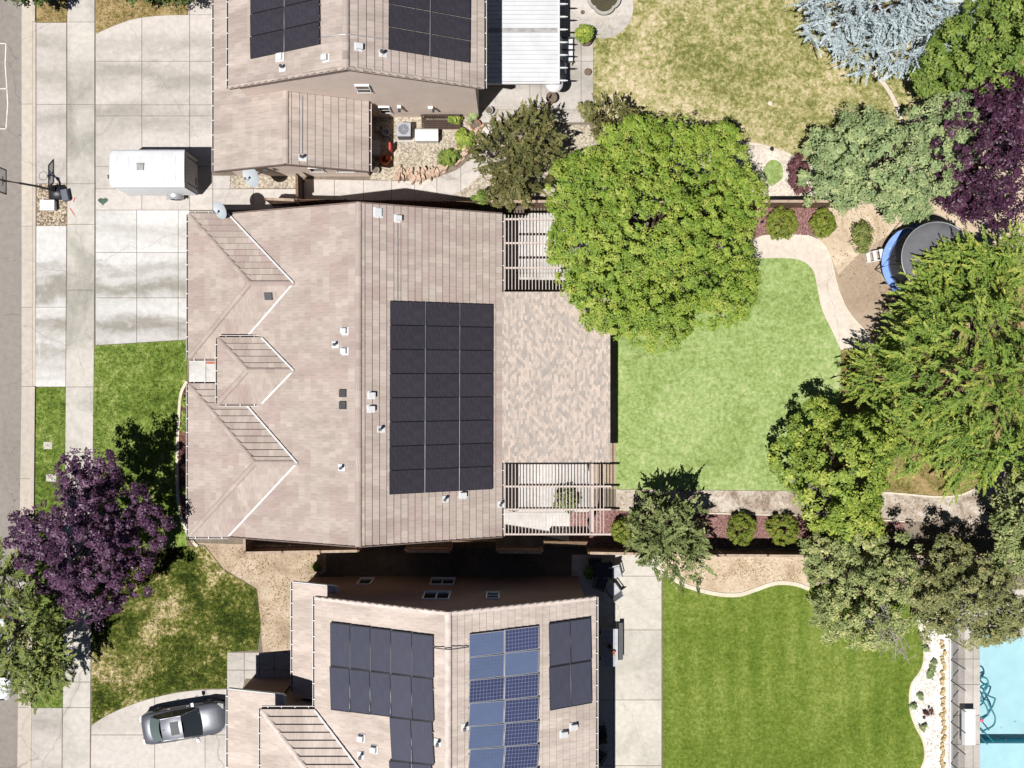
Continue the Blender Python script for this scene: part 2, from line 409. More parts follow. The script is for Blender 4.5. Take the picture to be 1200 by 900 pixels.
M['trim'] = m_plain('white_trim', (.74,.72,.70), .5, 0, .05)
M['flash'] = m_plain('valley_flashing', (.62,.62,.62), .45, .0, .06, 2)
M['gutter_brown'] = m_plain('gutter_metal', (.13,.085,.07), .5, 0, .1)
M['dark'] = m_plain('dark_void', (.02,.018,.018), .6)
M['glass'] = m_glass('window_glass', (.012,.014,.018), .15)
M['panel_black'] = m_cells('black_solar_cells', (.030,.027,.035), (.024,.022,.030), 10, 6, .02, .28, .5)
M['panel_blue'] = m_cells('blue_solar_cells', (.082,.11,.19), (.14,.165,.235), 10, 6, .05, .3, .5)
M['panel_grid'] = m_cells('gridded_solar_cells', (.036,.042,.095), (.17,.20,.30), 10, 6, .11, .3, .5)
M['panel_slate'] = m_cells('slate_solar_cells', (.052,.053,.074), (.042,.043,.062), 6, 10, .02, .3, .5)
M['frame_black'] = m_plain('black_frame', (.022,.022,.026), .45, .0)
M['rail'] = m_plain('aluminium', (.34,.34,.36), .5, .1)
M['white'] = m_plain('white_paint', (.60,.60,.60), .45, 0, .04)
M['white_metal'] = m_plain('white_metal_sheet', (.54,.545,.55), .5, 0, .08, 1.2)
M['trailer_white'] = m_plain('trailer_white', (.585,.59,.60), .4, 0, .07, 1.0)
M['stain_metal'] = m_plain('weathered_sheet', (.30,.29,.28), .6, 0, .4, 2.5)
M['pergola'] = m_plain('pergola_wood', (.50,.42,.375), .7, 0, .08, 3)
M['wood'] = m_plain('fence_wood', (.17,.105,.07), .85, 0, .35, 4, .2, .3)
M['wood_light'] = m_plain('fence_cap_wood', (.38,.285,.215), .85, 0, .25, 4, .2, .3)
M['wood_dark'] = m_plain('dark_wood', (.055,.032,.022), .8, 0, .3, 4)
M['wood_old'] = m_plain('old_boards', (.29,.19,.11), .85, 0, .35, 5)
M['black'] = m_plain('black_plastic', (.02,.02,.023), .45)
M['grey_plastic'] = m_plain('grey_plastic', (.10,.11,.14), .55)
M['charcoal'] = m_plain('charcoal', (.045,.045,.05), .6)
M['steel'] = m_plain('galvanised', (.45,.46,.47), .4, .5)
M['terracotta'] = m_plain('terracotta', (.36,.135,.085), .8, 0, .2)
M['clay'] = m_plain('brown_clay', (.15,.085,.06), .8, 0, .2)
M['orange'] = m_plain('orange_plastic', (.60,.14,.03), .5)
M['blue_pad'] = m_plain('blue_vinyl', (.20,.33,.72), .45, 0, .1)
M['mat_black'] = m_plain('woven_mat', (.035,.033,.035), .7)
M['net_top'] = m_plain('grey_canopy', (.12,.12,.13), .85, 0, .12, 2)
M['net'] = m_fence_mesh('net_mesh', (.05,.05,.06), .45)
M['pool_mesh'] = m_fence_mesh('pool_fence_mesh', (.12,.12,.125), .38)
M['rock'] = m_plain('flagstone', (.50,.37,.28), .9, 0, .35, 3, .2, .4)
M['rock_tan'] = m_plain('tan_stone', (.47,.36,.20), .9, 0, .35, 3, .2, .4)
M['dish'] = m_plain('dish_grey', (.37,.40,.42), .5, 0, .04)
M['tyre'] = m_plain('tyre', (.018,.018,.018), .85)
M['alloy'] = m_plain('alloy', (.30,.30,.32), .4, .4)
M['bark'] = m_plain('bark', (.09,.065,.048), .95, 0, .3, 6, .1, .6)
M['bark_pale'] = m_plain('bare_branch', (.40,.35,.32), .9, 0, .15, 6)
M['plaster'] = m_plain('pool_plaster', (.37,.50,.54), .6, 0, .07, 1)
M['teal'] = m_plain('teal_hose', (.02,.16,.20), .45)
M['tile_teal'] = m_plain('pool_tile', (.02,.25,.33), .3)
M['heart'] = m_plain('dark_green_stone', (.035,.085,.055), .5, 0, .4, 5)
M['red'] = m_plain('red_paint', (.5,.05,.04), .6)
M['pink'] = m_plain('pink_float', (.7,.12,.2), .5)
M['fount'] = m_plain('cast_stone', (.33,.32,.28), .85, 0, .2, 4)
M['pond'] = m_plain('murky_water', (.075,.065,.04), .15)
M['line_white'] = m_plain('chalk', (.62,.6,.57), .9, 0, .2, 4)

# ------------------------------------------------------------------ ground
px0, px1 = P(1148, 0).x, 40.0
pyt, pyb = P(0, 745).y, -40.0
mb = MB(); R = 320
for (x0, x1, y0, y1) in ((-R, px0, -R, R), (px1, R, -R, R), (px0, px1, pyt, R), (px0, px1, -R, pyb)):
    mb.face([(x0, y0, 0), (x1, y0, 0), (x1, y1, 0), (x0, y1, 0)], 0, r=.5)
M['ground'] = m_dirt('bare_ground_soil', [(.1,(.10,.08,.06)), (.5,(.19,.155,.12)), (.9,(.28,.23,.18))])
o = mb.build('ground', M['ground']); o['kind'] = 'structure'; o['label'] = 'bare tan soil under and around the yards'
T0, B0 = -160, 1080      # beyond the frame
struct('road', [[(-420, T0), (25.5, T0), (25.5, 450), (22.5, 660), (19, B0), (-420, B0)]], .008, M['asphalt'], 'grey asphalt street along the kerb')
slabs('gutter', [(25.5, T0), (39, T0), (38.5, 450), (36, 660), (32, B0), (19, B0), (22.5, 660), (25.5, 450)], [], [-60, 122, 265, 360, 453, 561, 640, 720, 829, 905, 1000], .012, M['gutter'], label='pale concrete gutter beside the street')
strip('kerb', [(40.5, T0), (40.5, 26)], .18, -.05, .13, M['gutter'])
strip('kerb', [(40.5, 26.3), (40.3, 452.6)], .16, -.05, .035, M['gutter'])
strip('kerb', [(40.3, 453), (38.4, 660), (35.6, 828)], .18, -.05, .13, M['gutter'])
strip('kerb', [(35.6, 828.3), (33.5, B0)], .16, -.05, .035, M['gutter'])
slabs('driveway_apron', [(43, 27), (78, 27), (78, 215), (43, 215)], [], [122.5], .03, M['conc'], label='concrete driveway apron nearest the top house')
slabs('driveway_apron', [(43, 265), (78, 265), (77, 453), (42, 453)], [], [360], .03, M['conc_m'], label='white concrete apron in front of the middle driveway')
slabs('driveway_apron', [(37.5, 829.5), (73, 829.5), (71.5, B0), (35.5, B0)], [], [905, 1000], .03, M['conc'], label='concrete driveway apron at the bottom of the street')
slabs('sidewalk', [(79.3, T0), (111, T0), (111, 300), (110, 453), (107, 700), (106, 829), (104.5, B0), (72.6, B0), (74, 829), (77.5, 453), (79.3, 265)], [], [-70, 26, 122.5, 215.5, 263, 340, 453.5, 530, 600, 676, 712, 738, 768, 799, 829, 905, 1000], .036, M['conc_grey'], label='grey concrete sidewalk running along the street')
slabs('driveway', smooth([(112.5, 40), (135, 30), (160, 22), (190, 18.5), (219, 18)], 5) + [(221, 18), (221, T0), (249, T0), (249, 206), (270, 206), (270, 221), (347, 221), (347, 246), (112.5, 246)],
      [166.5, 222.5, 249.5, 297], [-60, 17.5, 72, 123, 136, 195, 221.5], .03, M['conc'], label='stained concrete driveway of the top house')
slabs('driveway', [(112.5, 246.6), (222, 246.6), (222, 397.5), (112.5, 404.5)], [160.5, 209], [296, 349], .03, M['conc_m'], label='white concrete driveway of the middle house with a grey wheel band')
struct('lawn', [[(43, T0), (78.5, T0), (78.5, 26), (43, 26)]], .025, M['lawn_straw'], 'small dry grass strip at the top of the street')
struct('lawn', [[(112.5, T0), (219.5, T0), (219.5, 17.5)] + smooth([(219, 17.5), (190, 18), (160, 21.5), (135, 29.5), (112.5, 39.5)], 5)], .025, M['lawn_straw'], 'dry brown front lawn above the top driveway')
struct('gravel_bed', [[(43.5, 215.6), (78.5, 215.6), (78.5, 264.5), (43.5, 264.5)]], .028, M['gravel'], 'brown gravel patch under the basketball hoop')
struct('gravel_bed', [[(270.5, 206), (347, 206), (347, 220.5), (270.5, 220.5)]], .028, M['gravel_grey'], 'tan gravel strip against the top garage wall')
struct('lawn', [[(42.5, 453.6), (77, 453.6), (74.5, 705), (73.5, 829), (38, 829), (40, 660)]], .03, M['lawn_front'], 'narrow bright green grass strip by the kerb')
struct('lawn', [[(111, 405.3), (219, 398.5), (219, 447), (212, 462), (208, 500), (207, 560), (211, 600), (221, 640), (180, 680), (109, 690)]], .03, M['lawn_front'], 'bright green front lawn of the middle house')
struct('lawn', [[(108, 690), (150, 650), (215, 640), (240, 640), (262, 668), (300, 690), (306, 730), (302, 762), (267, 764), (267, 806.5), (239, 807), (205, 811), (165, 821), (130, 835), (107.5, 849)]], .03, M['lawn_patchy'], 'patchy green and straw front lawn of the bottom house')
slabs('driveway', smooth([(107.5, 850), (130, 836), (165, 822), (205, 812), (239, 808)], 5) + [(267, 807.5), (300, 807.5), (300, B0), (104, B0)], [181.5, 240.5], [861, 930, 1000], .03, M['conc'], label='curved concrete driveway under the silver car')
slabs('entry_walk', [(266.5, 764.5), (345, 764.5), (345, 795), (288, 795), (284, 808), (266.5, 808)], [286.5, 304.5, 322], [785], .034, M['conc'], label='small concrete entry walk beside the bottom garage')
slabs('entry_walk', [(222, 419), (262, 419), (262, 447.5), (222, 447.5)], [241.5], [], .034, M['conc_m'], label='white concrete entry walk between the middle house wings')
struct('planting_bed', [[(218, 448), (262, 448), (262, 452), (228, 452), (228, 640), (222, 636), (213, 602), (209.5, 560), (210, 500), (213.5, 464)]], .026, M['mulch_brown'], 'dark brown mulch bed along the middle house front')
strip('bed_edging', smooth([(219.5, 447), (213, 460), (210.5, 480), (208.5, 520), (208, 560), (210, 592), (216, 616), (226, 634), (232, 640)], 5), .16, -.02, .09, M['kerb'])
struct('bare_ground', [[(222, 636), (240, 638), (262, 666), (302, 690), (308, 764), (345, 764), (345, 690), (382, 670), (382, 640)]], .02, M['dirt'], 'tan bare dirt beside the bottom front lawn')
# side yard of the top house
slabs('side_walk', [(347.5, 210), (460, 212)] + smooth([(460, 212.5), (495, 211), (520, 205), (540, 196), (553, 180), (560, 166), (562, 146)], 4) + smooth([(592, 146), (588, 166), (572, 192), (556, 212), (532, 228), (500, 234)], 4) + [(347.5, 236)], [392, 426, 459, 486, 512, 540], [], .03, M['conc'], label='curving concrete side walk of the top house')
struct('gravel_bed', [[(434, 121), (566, 121), (566, 145), (553, 170), (520, 200), (460, 212), (434, 210)]], .022, M['gravel_grey'], 'tan gravel bed below the top house wall')
struct('gravel_bed', [[(347, 236.5), (500, 234.5), (545, 222), (575, 190), (600, 148), (690, 146), (700, 165), (850, 165), (850, 241), (347, 241)]], .02, M['gravel_grey'], 'tan gravel strip along the top fence')
slabs('patio', [(560, T0), (695, T0), (695, 143.5), (560, 143.5)], [621, 634, 681], [-60, 72, 129], .03, M['conc'], label='concrete patio behind the top house')
fd = G(706, 8)
mb = MB(); mb.prism([(fd[0] + 1.72 * math.cos(a), fd[1] + 1.78 * math.sin(a)) for a in np.linspace(0, 2*math.pi, 49)[:-1]], -.05, .036)
o = mb.build('fountain_pad', M['conc']); o['kind'] = 'structure'; o['label'] = 'round concrete pad under the fountain'
struct('lawn', [[(695.5, T0), (1260, T0), (1260, 140), (1060, 140), (1040, 180), (960, 200)] + smooth([(945, 191), (915, 177), (885, 168.5), (850, 165.5)], 4) + [(695.5, 165)]], .024, M['lawn_dry'], 'large dry yellow lawn behind the top house')
strip('mow_strip', smooth([(700, 168), (780, 166), (850, 167), (885, 170), (915, 178.5), (946, 192), (965, 204)], 5), .2, -.02, .05, M['path'])
strip('mow_strip', smooth([(1010, 72), (1030, 92), (1042, 108), (1051, 126), (1056, 145)], 5), .22, -.02, .05, M['path'])
struct('gravel_bed', [[(846, 168), (885, 171.5), (915, 180), (948, 194), (1000, 215), (1000, 238), (846, 238)]], .022, M['gravel_pale'], 'pale gravel corner bed beside the sage tree')
struct('ground_cover', [smooth([(900, 190), (908, 187.5), (916, 194), (917, 208), (908, 216), (904, 218), (897, 211), (895, 199)], 4, True)], .034, M['lawn_m'], 'teardrop patch of green ground cover in pale gravel', 'ground cover', 'stuff')
struct('bare_ground', [[(1040, 100), (1260, 100), (1260, 290), (1100, 290), (1000, 240), (1000, 150)]], .014, M['dirt_pale'], 'pale soil under the trees on the right')
# middle yard
slabs('patio', [(588, 250), (690, 250), (690, 600), (667, 600), (667, 634), (588, 618)], [640], [320, 420, 520, 600], .03, M['conc_m'], label='concrete patio under the middle pergolas')
struct('lawn', [[(722, 330)] + smooth([(760, 310), (830, 305), (890, 303), (920, 302.5), (940, 306), (953, 318), (958, 340), (964, 365), (976, 390), (985, 410)], 4) + [(985, 470), (930, 560), (925, 575), (722, 573)]], .026, M['lawn_m'], 'fresh light green lawn behind the middle house')
struct('lawn_edge', [[(688, 330), (722, 330), (722, 573), (688, 573)]], .02, M['dirt_fine'], 'thin soil edge between patio and green lawn')
struct('garden_path', [smooth([(860, 300), (888, 278), (915, 275), (945, 276), (962, 284), (972, 300), (978, 325), (986, 350), (997, 370), (1015, 390), (1030, 410)], 4) + smooth([(985, 410), (976, 390), (964, 365), (958, 340), (953, 318), (940, 306), (920, 302.5), (890, 303)], 4)], .034, M['path'], 'curved pale concrete garden path round the green lawn')
strip('path_edging', smooth([(945, 276), (962, 284), (972, 300), (978, 325), (986, 350), (997, 370), (1015, 390), (1030, 410)], 5), .09, -.02, .06, M['kerb'])
struct('mulch_bed', [[(850, 241), (956, 241), (958, 276), (850, 279)]], .024, M['mulch'], 'red mulch bed with two round shrubs by the top fence')
struct('bare_ground', [[(957, 238), (1070, 238), (1120, 330), (1060, 420), (1015, 388), (997, 369), (987, 349), (979, 324), (973, 299), (963, 283), (956, 277)]], .02, M['dirt_fine'], 'brown dirt around the trampoline')
struct('bare_ground', [[(956, 241), (1060, 238), (1060, 262), (1004, 300), (982, 322), (973, 299), (958, 280)]], .026, M['dirt_pale'], 'pale sandy soil beside the trampoline')
struct('garden_path', [[(722, 573.5), (925, 575.5), (960, 604), (940, 604), (722, 596)]], .03, M['mottle'], 'mottled stone path along the bottom of the green lawn')
struct('garden_path', [smooth([(1020, 575), (1060, 580), (1095, 583), (1125, 581), (1150, 568), (1166, 548), (1182, 528), (1200, 515), (1240, 500)], 4) + smooth([(1240, 560), (1200, 580), (1160, 612), (1110, 612), (1060, 610), (1020, 604)], 4)], .03, M['mottle'], 'mottled stone path curving off to the right')
strip('path_edging', smooth([(1020, 576), (1060, 579), (1095, 582), (1125, 580), (1150, 567), (1166, 547), (1182, 527), (1200, 514), (1240, 499)], 5), .1, -.02, .07, M['kerb'])
struct('mulch_bed', [[(667.5, 600.5), (690.5, 600.5), (690.5, 597), (722, 597), (940, 604.5), (1060, 611), (1060, 640), (667.5, 640)]], .024, M['mulch'], 'red mulch bed along the bottom fence')
strip('path_edging', [(722, 597), (850, 602), (940, 604.5), (1060, 611)], .07, -.02, .05, M['kerb'])
struct('lawn', [smooth([(985, 412), (985, 470), (960, 520), (1000, 572), (1060, 578), (1095, 581), (1125, 579), (1150, 565), (1180, 520), (1240, 480)], 4) + [(1240, 300), (1080, 330)]], .018, M['lawn_straw'], 'dry grass and litter under the big conifer')
struct('side_yard', [[(382, 640), (690, 642), (690, 690), (382, 690)]], .018, M['soil_and_shade'], 'soil in the narrow gap between the middle and bottom houses, coloured dark to deepen its shade')  # house shade put into the ground colour of this gap
# bottom yard
slabs('patio', [(670, 650), (775, 650), (775, B0), (670, B0)], [719], [675, 738, 820, 897], .03, M['stamp'], label='textured concrete patio behind the bottom house')
struct('lawn', [[(776.5, 640)] + [(776.5, 671)] + smooth([(776.5, 671), (795, 682), (815, 690), (840, 696), (865, 697), (885, 691), (908, 683.5), (930, 684), (945, 688)], 4) + smooth([(945, 688), (1040, 680), (1075, 730), (1082, 758), (1080, 782), (1067, 803), (1066, 830), (1072, 850), (1081, 868), (1083, 888), (1076, 905)], 4) + [(1060, 1080), (776.5, B0)]], .026, M['lawn_b'], 'mown dark green lawn of the bottom yard')
strip('mow_strip', smooth([(770, 664), (795, 682), (815, 690), (840, 696), (865, 697), (885, 691), (908, 683.5), (930, 684), (948, 690)], 5), .22, -.02, .06, M['kerb'])
struct('bare_ground', [[(770, 650), (960, 650), (960, 692)] + smooth([(945, 688), (930, 682.5), (908, 682), (885, 689), (865, 695), (840, 694), (815, 688), (795, 680), (772, 664)], 3)], .02, M['dirt_pale'], 'straw coloured soil above the bottom lawn')
struct('gravel_bed', [smooth([(1080, 690), (1076, 730), (1083, 758), (1081, 782), (1068, 803), (1067, 830), (1073, 850), (1082, 868), (1084, 888), (1076, 910)], 4) + [(1070, 1080), (1112, B0), (1112, 690)]], .022, M['gravel_white'], 'white gravel strip between lawn and pool fence')
slabs('pool_deck', [(1112.6, 690), (1250, 690), (1250, 745), (1148, 745), (1148, B0), (1112.6, B0)], [1140], [772, 802, 838, 872, 900], .03, M['conc'], label='pale concrete deck beside the pool')
strip('mow_strip', smooth([(1073, 700), (1076, 730), (1082.5, 758), (1080.5, 782), (1067.5, 803), (1066.5, 830), (1072.5, 850), (1081.5, 868), (1083.5, 888), (1076, 910), (1066, 960)], 5), .12, -.02, .06, M['kerb'])
strip('gutter_seam', [(38.9, T0), (38.6, 450), (36.2, 660), (32.3, B0)], .05, 0, .017, M['soil_and_shade'])
# the pool: a real basin with a shelf and a water surface
mb = MB()
zs, zd = -.35, -1.1; ysh = P(0, 874).y
mb.face([(px0, ysh, zd), (px1, ysh, zd), (px1, pyt, zd), (px0, pyt, zd)])
mb.face([(px0, pyb, zs), (px1, pyb, zs), (px1, ysh, zs), (px0, ysh, zs)])
mb.face([(px0, ysh, zd), (px0, ysh, zs), (px1, ysh, zs), (px1, ysh, zd)], 1)
mb.face([(px0, pyb, zd), (px0, pyt, zd), (px0, pyt, .03), (px0, pyb, .03)])
mb.face([(px0, pyt, zd), (px1, pyt, zd), (px1, pyt, .03), (px0, pyt, .03)])
o = mb.build('swimming_pool', [M['plaster'], M['tile_teal']]); o['kind'] = 'structure'; o['label'] = 'pale turquoise plastered pool basin'
t = NT('pool_water')
tr = t.n('ShaderNodeBsdfTransparent'); tr.inputs[0].default_value = (.90, .98, .985, 1)
gl = t.n('ShaderNodeBsdfGlossy'); gl.inputs['Roughness'].default_value = .03
fr = t.n('ShaderNodeFresnel'); fr.inputs[0].default_value = 1.33
bp = t.n('ShaderNodeBump'); bp.inputs['Strength'].default_value = .3; bp.inputs['Distance'].default_value = .05
t.l(t.noise(t.coord(), 3, 3), bp.inputs['Height']); t.l(bp.outputs[0], gl.inputs['Normal'])
mx = t.n('ShaderNodeMixShader'); t.l(fr.outputs[0], mx.inputs[0]); t.l(tr.outputs[0], mx.inputs[1]); t.l(gl.outputs[0], mx.inputs[2]); t.l(mx.outputs[0], t.out.inputs[0])
mb = MB(); mb.face([(px0, pyb, -.1), (px1, pyb, -.1), (px1, pyt, -.1), (px0, pyt, -.1)])
o = mb.build('water', t.m); o['kind'] = 'structure'; o['label'] = 'clear pool water'
# chalk court lines on the road
mb = MB()
for a, b in (((0, 51), (7, 51)), ((7, 51), (6, 75)), ((6, 75), (8, 104)), ((0, 104), (8, 104)), ((8, 104), (9, 122)), ((9, 122), (7, 151)), ((0, 151), (7, 151))):
    A, B = P(*a, .014), P(*b, .014); mb.bar(A, B, .06, .006)
o = mb.build('chalk_line', M['line_white']); o['kind'] = 'structure'; o['label'] = 'faint white lines drawn on the street'
# scribbles in red on the sidewalk
mb = MB()
for pts in ([(84.5, 167), (84, 169)], [(88, 231), (87, 234), (86, 237)], [(82, 244), (84, 247), (86, 250), (87, 252)]):
    for a, b in zip(pts, pts[1:]): mb.bar(P(*a, .043), P(*b, .043), .05, .006)
o = mb.build('red_mark', M['red']); o['kind'] = 'structure'; o['label'] = 'small red paint marks on the sidewalk'

# ------------------------------------------------------------------ roofs
class Plane:
    def __init__(s, pts):
        a, b, c = (Vector(p) for p in pts[:3]); s.p = a; s.n = (b - a).cross(c - a).normalized()
        if s.n.z < 0: s.n = -s.n
        s.s = Vector((0, 0, 1)).cross(s.n).normalized()          # along the courses
        s.t = s.n.cross(s.s)                                     # up the slope
    def hit(s, u, v, off=0.0):
        d = Vector(((u-600)/F, (450-v)/F, -1.0)); c = Vector((0, 0, H)); p = s.p + s.n * off
        return c + d * ((p - c).dot(s.n) / d.dot(s.n))
    def z(s, x, y): return s.p.z - (s.n.x*(x-s.p.x) + s.n.y*(y-s.p.y)) / s.n.z
class Many(list):
    def new(s): m = MB(); s.append(m); return m
    def bar(s, *k): s.new().bar(*k)
    def build(s, name, mats, house, roof):
        for m in s:
            o = m.build(name, mats, house); o.parent = roof
def roof_plane(mb, pts, cw=.37, th=.042, fascia=.18):
    pts = [Vector(p) for p in pts]; pl = Plane(pts); o = pts[0]
    q = [((p-o).dot(pl.s), (p-o).dot(pl.t)) for p in pts]
    t0 = min(b for a, b in q); t1 = max(b for a, b in q); k = 0
    us, ut = random.random()*7, t0
    while t0 + k*cw < t1 - 1e-3:
        lo, hi = t0 + k*cw, min(t0 + (k+1)*cw, t1)
        c = clip(clip(q, 0, -1, -lo), 0, 1, hi)
        if len(c) > 2 and parea(c) > 1e-3:
            def up(a, b): return o + pl.s*a + pl.t*b + pl.n*(.012 + th*(1-(b-lo)/cw))
            face = [up(a, b) for a, b in c]
            uv = [(a+us+3*k*0, (b-ut)/cw*.34+.001 if b-lo < cw*.5 else (b-ut)/cw*.34-.001) for a, b in c]
            if (face[1]-face[0]).cross(face[2]-face[1]).z < 0: face.reverse(); uv.reverse()
            mb.face(face, 0, uv)
            low = sorted([a for a, b in c if abs(b-lo) < 1e-4])
            if len(low) >= 2:
                A, B = low[0], low[-1]
                base = [o + pl.s*A + pl.t*lo - pl.n*.01, o + pl.s*B + pl.t*lo - pl.n*.01]
                mb.face([base[0], base[1], up(B, lo), up(A, lo)], 0, [(A+us, (lo-ut)/cw*.34+.02), (B+us, (lo-ut)/cw*.34+.02), (B+us, (lo-ut)/cw*.34+.03), (A+us, (lo-ut)/cw*.34+.03)])
        k += 1
    # the deck under the tiles
    top = [p.copy() for p in pts]; bot = [p - Vector((0, 0, fascia)) for p in pts]
    if (top[1]-top[0]).cross(top[2]-top[1]).z < 0: top.reverse(); bot.reverse()
    mb.face(top, 1); mb.face(bot[::-1], 1)
    for i in range(len(top)):
        j = (i+1) % len(top); mb.face([top[i], bot[i], bot[j], top[j]], 1)
    return pl
def caps(mb, a, b, w=.13, step=.4, rise=.07):
    """overlapping ridge tiles from a up/along to b"""
    mb = mb.new()
    a, b = Vector(a), Vector(b); L = (b-a).length; d = (b-a)/L; n = max(1, int(L/step)); sd = d.cross(Vector((0,0,1))).normalized(); up = sd.cross(d)
    for i in range(n):
        p = a + d*(L*i/n); q = a + d*(L*(i+1)/n + .05)
        rows = []
        for r, lift in ((p, .05), (q, .025)):
            rows.append([r + sd*w*math.cos(t) + up*(lift + rise*math.sin(t) - .02) for t in (0, .7, 1.57, 2.44, 3.14)])
        u0 = random.random()*20
        i0 = len(mb.f); mb.grid(rows, 0, False, True)
        for k in range(i0, len(mb.f)): mb.uv[k] = [(u0, i*.34+.1), (u0+.1, i*.34+.1), (u0+.1, i*.34+.2), (u0, i*.34+.2)]
        mb.hasuv = True
        mb.face([p + sd*w*math.cos(t) + up*(.05 + rise*math.sin(t) - .02) for t in (0, .7, 1.57, 2.44, 3.14)], 0, [(u0, .1)]*5)
def gutter_line(mb, a, b, out, w=.12):
    """open gutter trough with white hanger straps; out = unit vector away from the wall"""
    mb = mb.new()
    a, b, out = Vector(a), Vector(b), Vector(out)
    z = Vector((0, 0, 1)); d = (b-a).normalized()
    off = out*(.012 + w/2) - z*.1
    mb.bar(a+off-z*.05, b+off-z*.05, w, .02, 0)
    mb.bar(a+out*(.02)+off-out*w/2, b+out*(.02)+off-out*w/2, .015, .1, 0)
    mb.bar(a+off+out*w/2, b+off+out*w/2, .018, .12, 1)
    L = (b-a).length; n = max(1, int(L/.8))
    for i in range(n+1):
        p = a + d*(L*(i+.5)/(n+1)) + off + z*.06
        mb.bar(p - out*w*.5, p + out*w*.55, .035, .02, 1)
def wall_window(house, x, y, z, w, h, panes=2, face=1, horizontal=False):
    """window in a wall that faces +y (face=1) or -y; kept as a part with a glass pane"""
    f = MB(); t = .06; yy = y + face*.025
    f.box(x-w/2, x+w/2, yy-.05, yy+.05, z+h/2-t, z+h/2); f.box(x-w/2, x+w/2, yy-.05, yy+.05, z-h/2, z-h/2+t)
    f.box(x-w/2, x-w/2+t, yy-.05, yy+.05, z-h/2+t, z+h/2-t); f.box(x+w/2-t, x+w/2, yy-.05, yy+.05, z-h/2+t, z+h/2-t)
    if panes == 2:
        if horizontal: f.box(x-w/2+t, x+w/2-t, yy-.04, yy+.04, z-.03, z+.03)
        else: f.box(x-.03, x+.03, yy-.04, yy+.04, z-h/2+t, z+h/2-t)
    f.box(x-w/2-.04, x+w/2+.04, yy-.05, yy+.1, z-h/2-.05, z-h/2-.002)
    fr = f.build('window', M['trim'], house)
    g = MB(); g.box(x-w/2+t, x+w/2-t, yy-.03, yy+.01, z-h/2+t, z+h/2-t); 
    me = g.build('pane', M['glass'], house); me.parent = fr
    return fr
def vents(house, pl_list):
    """pl_list: (plane, u, v, kind)"""
    for pl, u, v, kind in pl_list:
        p = pl.hit(u, v, .05); mb = MB(); X, T, N = pl.s, pl.t, pl.n
        if kind == 'pipe':
            mb.obox(p, X*.17, T*.2, N*.012, 0); q = p
            mb.tube([q, q + Vector((0, 0, .34))], [.06, .055], 10, 0); mb.tube([q + Vector((0,0,.3)), q + Vector((0, 0, .40))], [.085, .08], 10, 1)
        elif kind == 'box':
            mb.obox(p, X*.2, T*.2, N*.012, 0); mb.obox(p + N*.1 - T*.02, X*.13, T*.15, N*.09, 0); mb.obox(p + N*.08 - T*.175, X*.11, T*.006, N*.06, 1)
        elif kind == 'sky':
            mb.obox(p + N*.03, X*.19, T*.19, N*.05, 1)
        elif kind == 'low':
            mb.obox(p, X*.26, T*.26, N*.012, 0); mb.obox(p + N*.06, X*.2, T*.16, N*.05, 0)
        mb.build('skylight' if kind == 'sky' else 'roof_vent', [M['white'], M['charcoal']], house)
PANEL = {}
def panel_mesh(kind):
    if kind in PANEL: return PANEL[kind]
    mb = MB(); t = .022
    mb.box(-.5, .5, -.5, -.5+t, -.02, .02, 1); mb.box(-.5, .5, .5-t, .5, -.02, .02, 1)
    mb.box(-.5, -.5+t*.7, -.5+t, .5-t, -.02, .02, 1); mb.box(.5-t*.7, .5, -.5+t, .5-t, -.02, .02, 1)
    mb.face([(-.5+t*.7, -.5+t, .012), (.5-t*.7, -.5+t, .012), (.5-t*.7, .5-t, .012), (-.5+t*.7, .5-t, .012)], 0, [(0,0),(1,0),(1,1),(0,1)])
    mb.face([(-.49, -.49, -.018), (-.49, .49, -.018), (.49, .49, -.018), (.49, -.49, -.018)], 1)
    fr = M['rail'] if kind in ('panel_blue', 'panel_grid') else M['frame_black']
    o = mb.build('solar_panel', [M[kind], fr]); me = o.data
    bpy.data.objects.remove(o); PANEL[kind] = me; return me
